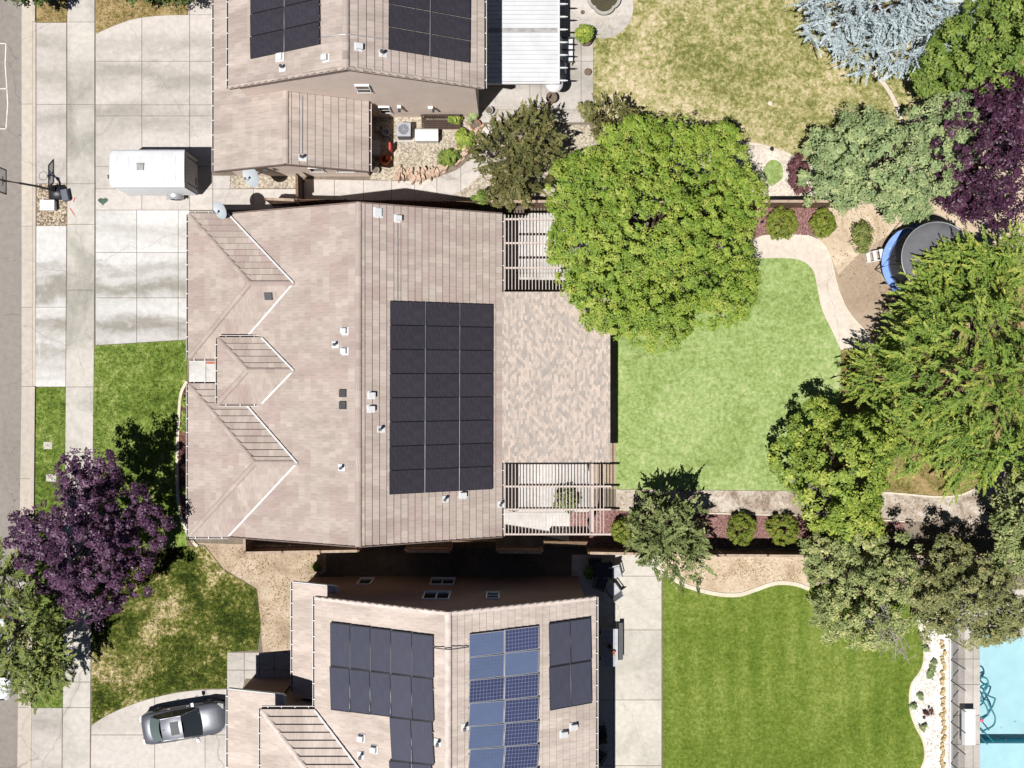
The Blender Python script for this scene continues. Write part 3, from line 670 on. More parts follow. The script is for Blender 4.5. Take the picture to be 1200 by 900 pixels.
def solar(house, pl, corners, nc, nr, kind, skip=None, gap=.022, off=.15, gapcol=None):
    """corners in photo pixels: top left, top right, bottom right, bottom left; columns run across the picture"""
    c = [pl.hit(u, v, off) for u, v in corners]
    o0 = Vector(house['o'])
    for i in range(nc):
        for j in range(nr):
            k = kind(i, j) if callable(kind) else kind
            if k is None: continue
            def at(a, b): return (c[0]*(1-a)+c[1]*a)*(1-b) + (c[3]*(1-a)+c[2]*a)*b
            p = at((i+.5)/nc, (j+.5)/nr); ex = at((i+1)/nc, (j+.5)/nr) - at(i/nc, (j+.5)/nr); ey = at((i+.5)/nc, j/nr) - at((i+.5)/nc, (j+1)/nr)
            gx = gap if gapcol is None else gapcol
            X = ex.normalized()*(ex.length-gx); ez = ex.cross(ey).normalized(); Y = ez.cross(ex).normalized()*(ey.length-gap)
            ob = bpy.data.objects.new('solar_panel', panel_mesh(k)); COL.objects.link(ob); ob.parent = house
            m = Matrix(((X.x, Y.x, ez.x, p.x-o0.x), (X.y, Y.y, ez.y, p.y-o0.y), (X.z, Y.z, ez.z, p.z-o0.z), (0, 0, 0, 1)))
            ob.matrix_basis = m
    # rails below the modules
    mb = MB()
    for j in range(nr):
        for q in (.25, .75):
            if callable(kind) and all(kind(i, j) is None for i in range(nc)): continue
            ii = [i for i in range(nc) if not callable(kind) or kind(i, j) is not None]
            a0, a1 = min(ii)/nc, (max(ii)+1)/nc
            def at2(a, b): return (c[0]*(1-a)+c[1]*a)*(1-b) + (c[3]*(1-a)+c[2]*a)*b
            mb.bar(at2(a0, (j+q)/nr) - pl.n*.05, at2(a1, (j+q)/nr) - pl.n*.05, .05, .05)
    for i in range(1, nc):
        if callable(kind) and kind(i-1, 0) is None: continue
        mb.bar(at2(i/nc, 0) - pl.n*.008, at2(i/nc, 1 if not callable(kind) or kind(i-1, nr-1) else .48) + pl.n*.012, .022, .010)
    mb.build('mounting_rail', M['rail'], house)

# ---- middle house
xr, zr, xR, xL, zE, yN, yS = -7.57, 5.95, -.54, -14.88, 3.0, 8.92, -8.0
mid = wthing('house', 'middle tile roofed house with a black grid of solar panels and three hipped front wings', 'house', ((xL+xR)/2, .4, 0))
rf = MB(); cp = Many(); fl = Many(); gt = Many()
plR = roof_plane(rf, [(xR, yS, zE), (xR, yN, zE), (xr, yN, zr), (xr, yS, zr)], .366, .055)
plL = roof_plane(rf, [(xL, yS, zE), (xL, yN, zE), (xr, yN, zr), (xr, yS, zr)], .366, .03)
def wing(xe, ya, yb, xa, za, ze, xv, x_end):
    """hip wing: eave x, y range, apex, valley foot x, ridge end x"""
    ym = (ya+yb)/2
    roof_plane(rf, [(xe, ya, ze), (xe, yb, ze), (xa, ym, za)], .366, .03)
    n = roof_plane(rf, [(xe, yb, ze), (xv, yb, ze), (x_end, ym, za), (xa, ym, za)], .366, .085)
    s = roof_plane(rf, [(xe, ya, ze), (xv, ya, ze), (x_end, ym, za), (xa, ym, za)], .366, .03)
    caps(cp, (xe+.05, yb-.05, ze+.02), (xa, ym, za+.02)); caps(cp, (xe+.05, ya+.05, ze+.02), (xa, ym, za+.02)); caps(cp, (xa, ym, za+.02), (x_end, ym, za+.02))
    for y in (ya, yb):
        lf = .115 if y == yb else .06; a, b = Vector((xv, y, ze+lf)), Vector((x_end, ym, za+lf)); fl.bar(a, b, .085, .05)
    gutter_line(gt, (xe, ya, ze), (xe, yb, ze), (-1, 0, 0))
    return n, s
w1n, w1s = wing(-16.99, 1.34, 8.92, -13.32, 4.53, 3.0, xL, -11.09)
w3n, w3s = wing(-16.99, -8.0, 0.0, -13.04, 4.61, 3.0, xL, -10.89)
w2n, w2s = wing(-15.2, -1.01, 2.38, -13.45, 4.53, 3.8, -12.9, -11.09)
gutter_line(gt, (-16.99, 1.34, 3), (-15.3, 1.34, 3), (0, -1, 0)); gutter_line(gt, (-16.99, 0, 3), (-15.3, 0, 3), (0, 1, 0))
gutter_line(gt, (-15.15, 2.38, 3.8), (-12.95, 2.38, 3.8), (0, 1, 0)); gutter_line(gt, (-15.15, -1.01, 3.8), (-12.95, -1.01, 3.8), (0, -1, 0))
gutter_line(gt, (-16.99, -8.0, 3), (-14.9, -8.0, 3), (0, -1, 0)); gutter_line(gt, (-16.99, 8.92, 3), (-14.9, 8.92, 3), (0, 1, 0))
gutter_line(gt, (xR, yS, zE), (xR, yN, zE), (1, 0, 0))
caps(cp, (xr, yS, zr+.02), (xr, yN, zr+.02), .15)
for y in (yS-.03, yN+.03):
    for xx, zz in ((xR, zE), (xL, zE)): rf.bar((xx, y, zz-.02), (xr, y, zr-.02), .05, .26, 1)
roof = rf.build('roof', [M['tile_m'], M['roof_body']], mid)
cp.build('ridge_cap', M['tile_m'], mid, roof)
fl.build('valley_flashing', M['flash'], mid, roof)
gt.build('gutter', [M['gutter_brown'], M['trim']], mid, roof)
wl = MB()
def gable_wall(mb, y, x0, x1, xr_, z0, zr_, zbase, t=.2, dirn=1):
    pts = [(x0, zbase), (x1, zbase), (x1, z0), (xr_, zr_), (x0, z0)]
    a = [(x, y, z) for x, z in pts]; b = [(x, y - dirn*t, z) for x, z in pts]
    mb.face(a if dirn < 0 else a[::-1]); mb.face(b[::-1] if dirn < 0 else b)
    for i in range(5): j = (i+1) % 5; mb.face([a[i], b[i], b[j], a[j]])
wl.box(xL+.4, xR-.45, yS+.5, yN-.5, 0, zE+.05)
gable_wall(wl, yS+.45, xL+.4, xR-.45, xr, zE, zr-.25, 0, .2, -1); gable_wall(wl, yN-.45, xL+.4, xR-.45, xr, zE, zr-.25, 0, .2, 1)
wl.box(-16.55, xL+.39, 1.76, 8.5, 0, 2.98); wl.box(-16.55, xL+.39, -7.55, -.42, 0, 2.98); wl.box(-14.75, -12.6, -.6, 1.95, 0, 3.78)
wl.build('wall', M['stucco_m'], mid)
d = MB(); d.box(-16.62, -16.555, 2.6, 7.5, 0, 2.3)
gd = d.build('garage_door', M['white'], mid)
wall_window(mid, -5.2, yS+.5, 1.35, 1.6, .55, 2, -1); wall_window(mid, -10.5, yS+.5, 1.3, 1.2, 1.0, 2, -1)
solar(mid, plR, [(457, 352.5), (578, 356.5), (577.5, 573.5), (456, 580)], 3, 8, 'panel_black', gap=.03)
vents(mid, [(plL, 404.5, 388, 'box'), (plL, 404.5, 411.5, 'box'), (plL, 393, 404, 'pipe'), (plL, 402, 461, 'sky'), (plL, 402, 475, 'sky'), (plL, 400.5, 548, 'pipe'),
            (plR, 435, 463, 'box'), (plR, 434.5, 479, 'box'), (plR, 446.5, 503, 'pipe'), (plR, 443, 249, 'low'), (plR, 466, 256, 'box'), (plR, 522, 585, 'pipe'), (plR, 542, 580, 'box'), (plR, 587, 591, 'pipe'), (w1s, 314.5, 347, 'sky')])
cd = MB(); cd.tube([plR.hit(465.5, 262, .09), plR.hit(465.5, 352, .09)], .03, 8); cd.build('conduit', M['steel'], mid)

# ---- top house
tx, tz, tl, tr_, te, ty0, ty1 = -7.77, 8.3, -14.1, -1.4, 5.5, 14.75, 28.0
top = wthing('house', 'tan top house with a gable roof carrying two separate black solar arrays', 'house', (-8, 19, 0))
rf = MB(); cp = Many(); fl = Many(); gt = Many()
tR = roof_plane(rf, [(tr_, ty0, te), (tr_, ty1, te), (tx, ty1, tz), (tx, ty0, tz)], .40, .055)
tL = roof_plane(rf, [(tl, ty0, te), (tl, ty1, te), (tx, ty1, tz), (tx, ty0, tz)], .40, .03)
gx, gz, gl_, gr_, ge, gy0 = -11.5, 4.6, -15.64, -7.53, 3.0, 11.18
gR = roof_plane(rf, [(gr_, gy0, ge), (gr_, ty0+.1, ge), (gx, ty0+.1, gz), (gx, gy0, gz)], .40)
gL = roof_plane(rf, [(gl_, gy0, ge), (gl_, ty1, ge), (gx, ty1, gz), (gx, gy0, gz)], .40, .03)
caps(cp, (tx, ty0, tz+.02), (tx, ty1, tz+.02), .15); caps(cp, (gx, gy0, gz+.02), (gx, ty0+.1, gz+.02), .15)
for xx, zz in ((tl, te), (tr_, te)): caps(cp, (xx, ty0+.03, zz+.01), (tx, ty0+.03, tz+.01), .1, .4, .05); rf.bar((xx, ty0-.03, zz-.06), (tx, ty0-.03, tz-.06), .05, .24, 1)
for xx, zz in ((gl_, ge), (gr_, ge)): rf.bar((xx, gy0-.03, zz-.06), (gx, gy0-.03, gz-.06), .05, .24, 1)
gutter_line(gt, (tl, ty0, te), (tl, ty1, te), (-1, 0, 0)); gutter_line(gt, (tr_, ty0, te), (tr_, ty1, te), (1, 0, 0))
gutter_line(gt, (gl_, gy0, ge), (gl_, ty1, ge), (-1, 0, 0)); gutter_line(gt, (gr_, gy0, ge), (gr_, ty0, ge), (1, 0, 0))
roof = rf.build('roof', [M['tile_t'], M['roof_body']], top)
cp.build('ridge_cap', M['tile_t'], top, roof)
gt.build('gutter', [M['gutter_brown'], M['trim']], top, roof)
wl = MB()
wl.box(tl+.4, tr_-.45, ty0+.25, ty1-.3, 0, te)
gable_wall(wl, ty0+.12, tl+.4, tr_-.45, tx, te, tz-.22, 0, .2, -1)
wl.box(gl_+.4, gr_-.4, gy0+.45, ty0+.1, 0, ge-.02); wl.box(gl_+.4, tl+.39, ty0+.1, ty1-.3, 0, ge-.02)
gable_wall(wl, gy0+.4, gl_+.4, gr_-.4, gx, ge, gz-.22, 0, .15, -1)
wl.build('wall', M['stucco'], top)
d = MB(); d.box(gl_+.33, gl_+.395, 13.2, 20, 0, 2.3); d.build('garage_door', M['white'], top)
pY = ty0 + .10
wall_window(top, P(425.5, 103, 5.2).x, pY, 5.1, .72, 1.1, 2, -1, True); wall_window(top, P(451, 128.5, 1.6).x, pY, 1.6, .62, 1.05, 2, -1, True)
wall_window(top, P(371, 203, 1.7).x, gy0+.4, 1.75, .75, .9, 0, -1); wall_window(top, P(404, 204, 1.7).x, gy0+.4, 1.75, 1.0, .95, 0, -1)
lt = MB(); a = P(468, 134, 2.2); lt.box(a.x-.1, a.x+.1, pY-.16, pY-.02, 2.1, 2.35, 0); lt.obox((a.x, pY-.24, 2.2), (.07, 0, 0), (0, .09, 0), (0, 0, .05), 1)
lt.build('wall_light', [M['trim'], M['black']], top)
lt = MB(); a = P(505, 132, 2.2); lt.box(a.x-.16, a.x+.1, pY-.14, pY-.02, 1.9, 2.2, 0); lt.obox((a.x+.12, pY-.2, 2.1), (.06, 0, 0), (0, .1, 0), (0, 0, .08), 1)
lt.build('meter_box', [M['trim'], M['black']], top)
solar(top, tL, [(293.5, -62), (374.5, -83), (374.5, 52), (293, 69.5)], 2, 5, 'panel_black', gap=.03)
solar(top, tR, [(455.5, -76), (552, -56), (550.5, 74), (455, 58)], 2, 5, 'panel_black', gap=.03)
vents(top, [(tL, 328, 66, 'low'), (tL, 331, 80, 'pipe'), (tL, 382, 68, 'box'), (tR, 420, 55, 'box'), (tR, 448.5, 63, 'pipe'), (gR, 354.5, 185, 'pipe')])
cd = MB(); cd.tube([tL.hit(376, 43, .09), tL.hit(405, 40, .09), tR.hit(408, 40, .09), tR.hit(455, 46, .09)], .025, 8); cd.tube([gR.hit(354, 112, .06), gR.hit(354, 180, .06)], .03, 8); cd.build('conduit', M['steel'], top)

# ---- bottom house
bx, bz, bl, br, be, by0, by1 = -2.97, 8.55, -9.8, 4.16, 5.5, -10.62, -25.0
bot = wthing('house', 'bottom house with a pale gable roof carrying blue, slate and black solar panels', 'house', (-4, -18, 0))
rf = MB(); cp = Many(); fl = Many(); gt = Many()
bR = roof_plane(rf, [(br, by1, be), (br, by0, be), (bx, by0, bz), (bx, by1, bz)], .366, .034)
bL = roof_plane(rf, [(bl, by1, be), (bl, by0, be), (bx, by0, bz), (bx, by1, bz)], .366, .02)
lean = roof_plane(rf, [(-11.5, -16.4, 3.0), (-11.5, -10.44, 3.0), (-9.05, -10.44, 4.02), (-9.05, -16.4, 4.02)], .366, .02)
gar = roof_plane(rf, [(-14.9, by1, 3.0), (-14.9, -16.04, 3.0), (-11.75, -16.04, 3.94), (-11.75, by1, 3.94)], .366, .02)
wing(-12.5, -23.4, -16.2, -8.9, 7.1, 5.5, bl, -6.3)
gutter_line(gt, (-12.5, -16.2, 5.5), (bl, -16.2, 5.5), (0, 1, 0))
caps(cp, (bx, by1, bz+.02), (bx, by0, bz+.02), .16, .42, .09)
for xx, zz in ((bl, be), (br, be)): caps(cp, (xx, by0-.03, zz+.01), (bx, by0-.03, bz+.01), .1, .4, .05); rf.bar((xx, by0+.03, zz-.06), (bx, by0+.03, bz-.06), .05, .24, 1)
fl.bar((-9.05, -10.40, 3.95), (-11.5, -10.40, 2.93), .05, .2); fl.bar((-11.75, -16.0, 3.88), (-14.9, -16.0, 2.94), .05, .2)
fl.bar((-9.0, -10.44, 3.99), (-9.0, -11.2, 3.99), .12, .2); fl.bar((-11.7, -16.04, 3.9), (-11.7, -16.7, 3.9), .12, .2)
gutter_line(gt, (bl, by0, be), (bl, -16.1, be), (-1, 0, 0)); gutter_line(gt, (br, by0, be), (br, by1, be), (1, 0, 0))
gutter_line(gt, (-11.5, -10.44, 3), (-11.5, -16.2, 3), (-1, 0, 0)); gutter_line(gt, (-14.9, -16.04, 3), (-14.9, by1, 3), (-1, 0, 0))
roof = rf.build('roof', [M['tile_b'], M['roof_body']], bot)
cp.build('ridge_cap', M['cap_b'], bot, roof)
fl.build('valley_flashing', M['flash'], bot, roof)
gt.build('gutter', [M['gutter_brown'], M['trim']], bot, roof)
wl = MB()
wl.box(bl+.45, br-.5, by1+.3, by0-.3, 0, be)
gable_wall(wl, by0-.1, bl+.45, br-.5, bx, be, bz-.22, 0, .2, 1)
wl.box(-11.1, bl+.44, -16.5, -10.75, 0, 2.95); wl.box(-12.1, bl+.44, by1+.3, -16.55, 0, 5.48); wl.box(-14.5, -12.11, by1+.3, -16.4, 0, 2.95)
wl.build('wall', M['stucco_b'], bot)
d = MB(); d.box(-14.57, -14.505, -22.5, -17.2, 0, 2.3); d.build('garage_door', M['white'], bot)
wY = by0 - .1
for (u, v, z, w, h, n, hz) in ((428, 683, 1.6, .75, 1.3, 0, 0), (518.5, 682.5, 1.6, 1.3, 1.35, 2, 0), (511.5, 700.5, 4.9, 1.35, 1.45, 2, 0), (577.5, 700.5, 4.9, .68, 1.2, 2, 1)):
    wall_window(bot, P(u, v, z).x, wY, z, w, h, n, 1, bool(hz))
solar(bot, bL, [(387.2, 729), (508, 745), (507.5, 947), (386.5, 935)], 5, 4, lambda i, j: 'panel_slate' if (j < 2 or i > 2) else None, gap=.016)
kk = {(1,0),(0,2),(1,2),(1,3),(1,4),(1,5),(1,7),(0,8)}
solar(bot, bR, [(549.5, 743.5), (631.5, 733), (630.5, 983), (549, 986)], 2, 9, lambda i, j: 'panel_grid' if (i, j) in kk else 'panel_blue', gap=.03)
solar(bot, bR, [(643.5, 730.5), (692.5, 723.5), (693.5, 824), (644, 833)], 2, 2, 'panel_slate', gap=.016)
vents(bot, [(bL, 424, 865, 'box'), (bL, 439, 878, 'box'), (bL, 423, 885, 'pipe'), (bL, 513, 870, 'pipe'), (bR, 545, 852, 'pipe'), (bR, 660, 860, 'box'), (bR, 671.5, 851.5, 'box')])
cd = MB(); cd.tube([bL.hit(507, 759, .1), bL.hit(524, 761, .25), bR.hit(528, 761, .25), bR.hit(550, 758, .1)], .025, 8); cd.build('conduit', M['charcoal'], bot)
# ------------------------------------------------------------------ patio roof of the middle house, pergolas
M['patio_tile'] = m_tile('patio_shingle', (.54,.445,.375), (.32,.285,.26), (.30,.25,.23), .0, .22, .34, .3)
pr = wthing('patio_roof', 'solid patio roof clad in small pinkish shingles behind the middle house', 'patio roof', (2, .4, 0))
rf = MB()
roof_plane(rf, [(5.18, -4.14, 2.75), (5.18, 4.86, 2.75), (-.72, 4.84, 3.05), (-.72, -4.12, 3.05)], .11, .014, .16)
rf.build('roof', [M['patio_tile'], M['pergola']], pr)
for y in (-3.9, .4, 4.6):
    p = MB(); p.box(4.75, 4.89, y-.07, y+.07, 0, 2.6); p.build('post', M['pergola'], pr)
def pergola(label, ya, yb, beams, posts_y, x_end):
    ob = wthing('pergola', label, 'pergola', (2, (ya+yb)/2, 0), 'pergolas either side of the patio roof')
    for y in beams:
        m = MB(); m.box(-.42, x_end, y-.045, y+.045, 2.92, 3.06); m.build('rafter', M['pergola'], ob)
    m = MB(); m.box(4.1, 4.28, ya, yb, 2.74, 2.912); m.build('girder', M['pergola'], ob)
    m = MB()
    x = -.36
    while x < 4.86: m.box(x-.019, x+.019, ya, yb, 3.063, 3.12); x += .178
    m.build('slats', M['pergola'], ob)
    for y in posts_y:
        m = MB(); m.box(4.12, 4.26, y-.07, y+.07, 0, 2.74); m.bar((4.19, y, 2.2), (4.19, y+(.55 if y < (ya+yb)/2 else -.55), 2.74), .07, .1); m.build('post', M['pergola'], ob)
P_y = lambda v, z: P(0, v, z).y
pergola('slatted wooden pergola below the patio roof, next to the bottom fence', P_y(627, 3.08), -4.2, [P_y(v, 3.0) for v in (570, 597, 626)], (P_y(622, 3.0), -4.6), 5.2)
pergola('slatted wooden pergola above the patio roof, half under the big green tree', 4.95, P_y(252, 3.08), [P_y(v, 3.0) for v in (257, 285, 314)], (5.2, P_y(258, 3.0)), 5.2)

# ------------------------------------------------------------------ patio cover of the top house
pc = wthing('patio_cover', 'white ribbed metal patio cover behind the top house', 'patio cover', (.5, 20, 0))
m = MB(); y = 15.98; x0, x1 = -1.8, 2.42
dirty = P_y(35.8, 2.75)
k = 0
while y < 27:
    st = 1 if abs(y + .117 - dirty) < .13 else 0
    m.box(x0, x1, y, y+.222, 2.70, 2.72 + .003*(k % 2), st); m.box(x0, x1, y+.2225, y+.2345, 2.70, 2.765, 2); y += .235; k += 1
m.build('roof', [M['white_metal'], M['stain_metal'], M['dish']], pc)
m = MB(); m.box(x1+.001, x1+.1, 15.95, 27, 2.6, 2.74); m.box(x0, x1+.1, 15.86, 15.949, 2.58, 2.74); m.build('gutter', M['white'], pc)
y = 16.05
while y < 26:
    m = MB(); m.bar((x1+.1, y, 2.64), (x1+.42, y, 2.64), .07, .1); m.obox((x1+.47, y, 2.65), (.06, 0, 0), (0, .02, 0), (0, 0, .03)); m.build('rafter_tail', M['white'], pc); y += .675
for y in (16.2, 19.2, 22.4):
    m = MB(); m.box(2.2, 2.3, y-.05, y+.05, 0, 2.6); m.build('post', M['white'], pc)
# ------------------------------------------------------------------ fences
def fence(label, pts, h=1.75, mat='wood', cap='wood_light', step=2.4, tilt={}, caps_on=None, group=None):
    f = wthing('fence', label, 'fence', (pts[0][0], pts[0][1], 0), group); n = 0
    for a, b in zip(pts, pts[1:]):
        A, B = Vector((*a, 0)), Vector((*b, 0)); L = (B-A).length; d = (B-A)/L; k = max(1, round(L/step)); sd = Vector((-d.y, d.x, 0))
        for i in range(k):
            p, q = A+d*(L*i/k), A+d*(L*(i+1)/k); m = MB(); tl = tilt.get(n, 0); x = .06; hh = h + random.uniform(-.03, .03)
            seg = (q-p).length
            while x < seg-.1:
                w = min(.14, seg-.06-x); c = p + d*(x+w/2); up = Vector((0, 0, hh/2)) + sd*(tl/2)
                dz = random.uniform(-.012, .012)
                m.obox(c + up + Vector((0,0,.03+dz)) + sd*random.uniform(-.006, .006), d*(w/2-.004), sd*.011, up); x += .145
            m.bar(p + d*.06 + Vector((0,0,.4)) + sd*(.035+tl*.25), q - d*.06 + Vector((0,0,.4)) + sd*(.035+tl*.25), .04, .09)
            m.bar(p + d*.06 + Vector((0,0,hh-.3)) + sd*(.035+tl*.9), q - d*.06 + Vector((0,0,hh-.3)) + sd*(.035+tl*.9), .04, .09)
            m.build('panel', M['wood_old'] if tl else M[mat], f)
            if not tl and (caps_on is None or n in caps_on):
                m = MB(); m.bar(p + d*.06 + Vector((0,0,hh+.06)), q - d*.06 + Vector((0,0,hh+.06)), .14, .035); m.build('cap_board', M[cap], f)
            m = MB(); m.box(p.x-.05, p.x+.05, p.y-.05, p.y+.05, 0, hh+.05); m.build('post', M[mat], f); n += 1
    return f
yt = P_y(234.5, 1.8)
fence('long weathered wooden fence between the top and middle yards', [(P(347, 234, 1.8).x, yt+.05), (P(520, 236, 1.8).x, P_y(236, 1.8)), (P(1010, 236, 1.8).x, P_y(236, 1.8))], caps_on={4,5,6,7,8,9,10,11})
fence('short wooden fence piece beside the middle house corner', [(P(311, 233, 1.8).x, P_y(233, 1.8)), (P(346, 233, 1.8).x, yt)], step=1.8)
fence('tall dark wooden side gate between the top garage and the fence', [(P(348, 201, 1.7).x, 11.3), (P(348, 232, 1.8).x, yt+.15)], 1.7, 'wood_dark', 'wood')
yb_ = P_y(646.5, 1.8)
fence('long dark wooden fence between the middle and bottom yards', [(P(286.5, 648, 1.8).x, P_y(648, 1.8)), (P(420, 645.5, 1.8).x, P_y(645.5, 1.8)), (P(690, 648, 1.8).x, P_y(648, 1.8)), (P(850, 651, 1.8).x, P_y(651, 1.8)), (P(1250, 653, 1.8).x, P_y(653, 1.8))], tilt={3: .62, 5: .55, 7: .58})
fence('short dark wooden return fence at the middle house corner', [(P(286.5, 648, 1.8).x, P_y(648, 1.8)+.08), (P(286.5, 629, 1.8).x, -7.6)], 1.75)
# wooden planter on the fence
m = MB(); a, b = P(560, 240, 1.25), P(615, 240, 1.25); cy = yt-.42
m.box(a.x, b.x, cy-.28, cy-.23, .5, 1.2, 0); m.box(a.x, b.x, cy+.23, cy+.28, .5, 1.2, 0); m.box(a.x, a.x+.05, cy-.23, cy+.23, .5, 1.2, 0); m.box(b.x-.05, b.x, cy-.23, cy+.23, .5, 1.2, 0); m.box(a.x+.05, b.x-.05, cy-.23, cy+.23, .5, 1.1, 1)
for x in (a.x+.1, b.x-.1): m.box(x-.05, x+.05, cy-.2, cy+.2, 0, .5, 0)
tag(m.build('planter', [M['wood_dark'], M['soil_and_shade']], origin=((a.x+b.x)/2, cy, 0)), 'long dark wooden planter box standing against the top fence', 'planter')
# ------------------------------------------------------------------ pool fence, hose, board
pfx = P(1113, 0).x
pf = wthing('pool_fence', 'see-through grey mesh safety fence beside the pool', 'fence', (pfx, -16, 0))
m = MB(); m.box(pfx-.09, pfx+.09, -28, P_y(688, 0), -.02, .16); m.build('footing', M['white'], pf)
y = P_y(700, 0)
while y > -26:
    m = MB(); m.tube([(pfx, y, .16), (pfx, y, 1.75)], .03, 8); m.build('post', M['black'], pf)
    m = MB(); m.face([(pfx, y-.03, .17), (pfx, y-1.12, .17), (pfx, y-1.12, 1.7), (pfx, y-.03, 1.7)]); m.build('mesh_panel', M['pool_mesh'], pf); y -= 1.15
m = MB(); L, R = P(1127, 851, .5), P(1143, 851, .5); ya, yb = P_y(873, .5), P_y(831, .5)
db = wthing('diving_board', 'white slab bench standing on the pool deck beside the mesh fence', 'bench', ((L.x+R.x)/2, (ya+yb)/2, 0))
m.box(L.x, R.x, ya, yb, .42, .52); m.build('top', M['white'], db)
for y in (ya+.25, yb-.25):
    m = MB(); m.box(L.x+.1, R.x-.1, y-.1, y+.1, 0, .42); m.build('support', M['steel'], db)
hs = MB(); hz = -.085
for pts in ([(1148, 793), (1156, 795), (1158, 803), (1152, 812), (1150, 820), (1155, 826), (1158, 836), (1152, 842), (1148, 845)], [(1148, 805), (1157, 801), (1153, 809), (1158, 815), (1165, 818), (1166, 820), (1163, 828), (1158, 834), (1158, 838)], [(1149, 822), (1156, 820), (1160, 828), (1166, 840), (1164, 850), (1153, 856)]):
    q = smooth([tuple(P(u, v, hz)) for u, v in pts], 6); hs.tube(q, .045, 8)
tag(hs.build('pool_hose', M['teal'], origin=P(1157, 822, 0)), 'tangled teal cleaner hose floating in the pool', 'hose')
hs = MB(); 
for a, b in (((1149, 853), (1164, 869)), ((1149, 864), (1157, 872))): hs.tube([P(*a, .05), P(*b, -.2)], .035, 8)
tag(hs.build('grab_rail', M['teal'], origin=P(1155, 862, 0)), 'pair of dark rails slanting into the pool', 'rail')
hs = MB(); hs.lathe(P(1150, 844, -.1), [(0, .09), (.07, .08), (.1, .04), (.1, 0), (.06, -.04), (0, -.05)], 14); tag(hs.build('pool_float', M['pink'], origin=P(1150, 844, -.1)), 'small pink chlorine float at the pool edge', 'float')

# ------------------------------------------------------------------ trampoline
tc = P(1078, 308, .9); RT = 2.1
tp = wthing('trampoline', 'round trampoline with a blue edge pad and a grey canopy', 'trampoline', (tc.x, tc.y, 0))
def ring(mb, c, r0, r1, z0, z1, mi=0, n=48):
    rows = [[(c.x + r*math.cos(a), c.y + r*math.sin(a), z) for a in np.linspace(0, 2*math.pi, n+1)[:-1]] for r, z in ((r0, z1), (r1, z1), (r1, z0), (r0, z0), (r0, z1))]
    mb.grid(rows, mi, True, False, flip=True)
m = MB(); ring(m, tc, RT-.42, RT, .86, .93); m.build('edge_pad', M['blue_pad'], tp)
m = MB(); m.face([(tc.x+(RT-.43)*math.cos(a), tc.y+(RT-.43)*math.sin(a), .87) for a in np.linspace(0, 2*math.pi, 49)[:-1]]); m.build('jumping_mat', M['mat_black'], tp)
zc_ = 2.95
m = MB(); rows = []
for r, z in ((0, .10), (.7, .09), (1.4, .05), (RT-.24, 0), (RT-.22, -.05)): rows.append([(tc.x+max(r, .001)*math.cos(a), tc.y+max(r, .001)*math.sin(a), zc_+z) for a in np.linspace(0, 2*math.pi, 49)[:-1]])
m.grid(rows, 0, True, True, flip=True); m.build('canopy', M['net_top'], tp)
m = MB(); m.tube([(tc.x+(RT-.22)*math.cos(a), tc.y+(RT-.22)*math.sin(a), zc_) for a in np.linspace(0, 2*math.pi, 49)], .025, 6); m.build('hoop', M['steel'], tp)
m = MB(); rows = [[(tc.x+(RT-.34+.1*k)*math.cos(a), tc.y+(RT-.3+.2*k)*math.sin(a), z) for a in np.linspace(0, 2*math.pi, 49)[:-1]] for k, z in ((0, .93), (1, zc_-.03))]
m.grid(rows, 0, True, True); m.build('net', M['net'], tp)
for i in range(6):
    a = i*math.pi/3 + .12; m = MB(); x, y = tc.x+RT*math.cos(a)*1.02, tc.y+RT*math.sin(a)*1.02
    m.tube([(x, y, .05), (x, y, .9), (x, y, 2.3), (tc.x+(RT-.22)*math.cos(a), tc.y+(RT-.22)*math.sin(a), zc_)], .03, 8); m.tube([(x, y, .05), (tc.x+RT*.75*math.cos(a+.3), tc.y+RT*.75*math.sin(a+.3), .05)], .025, 6); m.build('pole', M['black'], tp)
m = MB(); a = P(1029, 302, 0)
for k in range(3): m.bar((a.x-.55+.25*k, a.y-.25+.05*k, .15+.28*k), (a.x-.65+.25*k, a.y+.28+.05*k, .15+.28*k), .2, .03)
for s in (-1, 1): m.bar((a.x-.65, a.y+.27*s, .02), (a.x+.3, a.y+.27*s+.1, .95), .05, .05)
tag(m.build('ladder', M['white'], origin=(a.x-.3, a.y, 0)), 'small white ladder leaning against the blue trampoline edge', 'ladder')

# ------------------------------------------------------------------ cargo trailer
tl_ = wthing('trailer', 'white box cargo trailer with a roof vent parked on the top driveway', 'trailer', (*P(171, 198, 2.4).xy, 0))
A, B = P(129.5, 175.5, 2.4), P(216.5, 219.5, 2.4); y0, y1 = B.y, A.y; xa, xb = A.x, B.x
m = MB()
prof = [(0, .0), (.12, .10), (.34, .16)]
def rr(x, ins, z0, z1):   # cross-section with softly rounded roof edges
    return [(x, y0+ins, z0), (x, y0+ins, z1-.08), (x, y0+ins+.03, z1-.02), (x, y0+ins+.1, z1), (x, y0+ins+.35, z1+.02), (x, (y0+y1)/2, z1+.035), (x, y1-ins-.35, z1+.02), (x, y1-ins-.1, z1), (x, y1-ins-.03, z1-.02), (x, y1-ins, z1-.08), (x, y1-ins, z0)]
rows = [rr(xa-.22, .42, .5, 2.05), rr(xa-.14, .22, .48, 2.24), rr(xa-.02, .07, .46, 2.36), rr(xa+.12, 0, .45, 2.4), rr(xa+1.5, 0, .45, 2.41), rr(xb-.02, 0, .45, 2.4)]
m.grid(rows, 0, False, True); m.face(rows[0]); m.face(rows[-1][::-1])
m.face([(xa-.2, y0+.4, .5), (xb-.02, y0, .45), (xb-.02, y1, .45), (xa-.2, y1-.4, .5)])
m.build('body', M['trailer_white'], tl_)
m = MB(); m.box(xb-.018, xb+.03, y0+.04, y1-.04, .5, 2.34, 0)
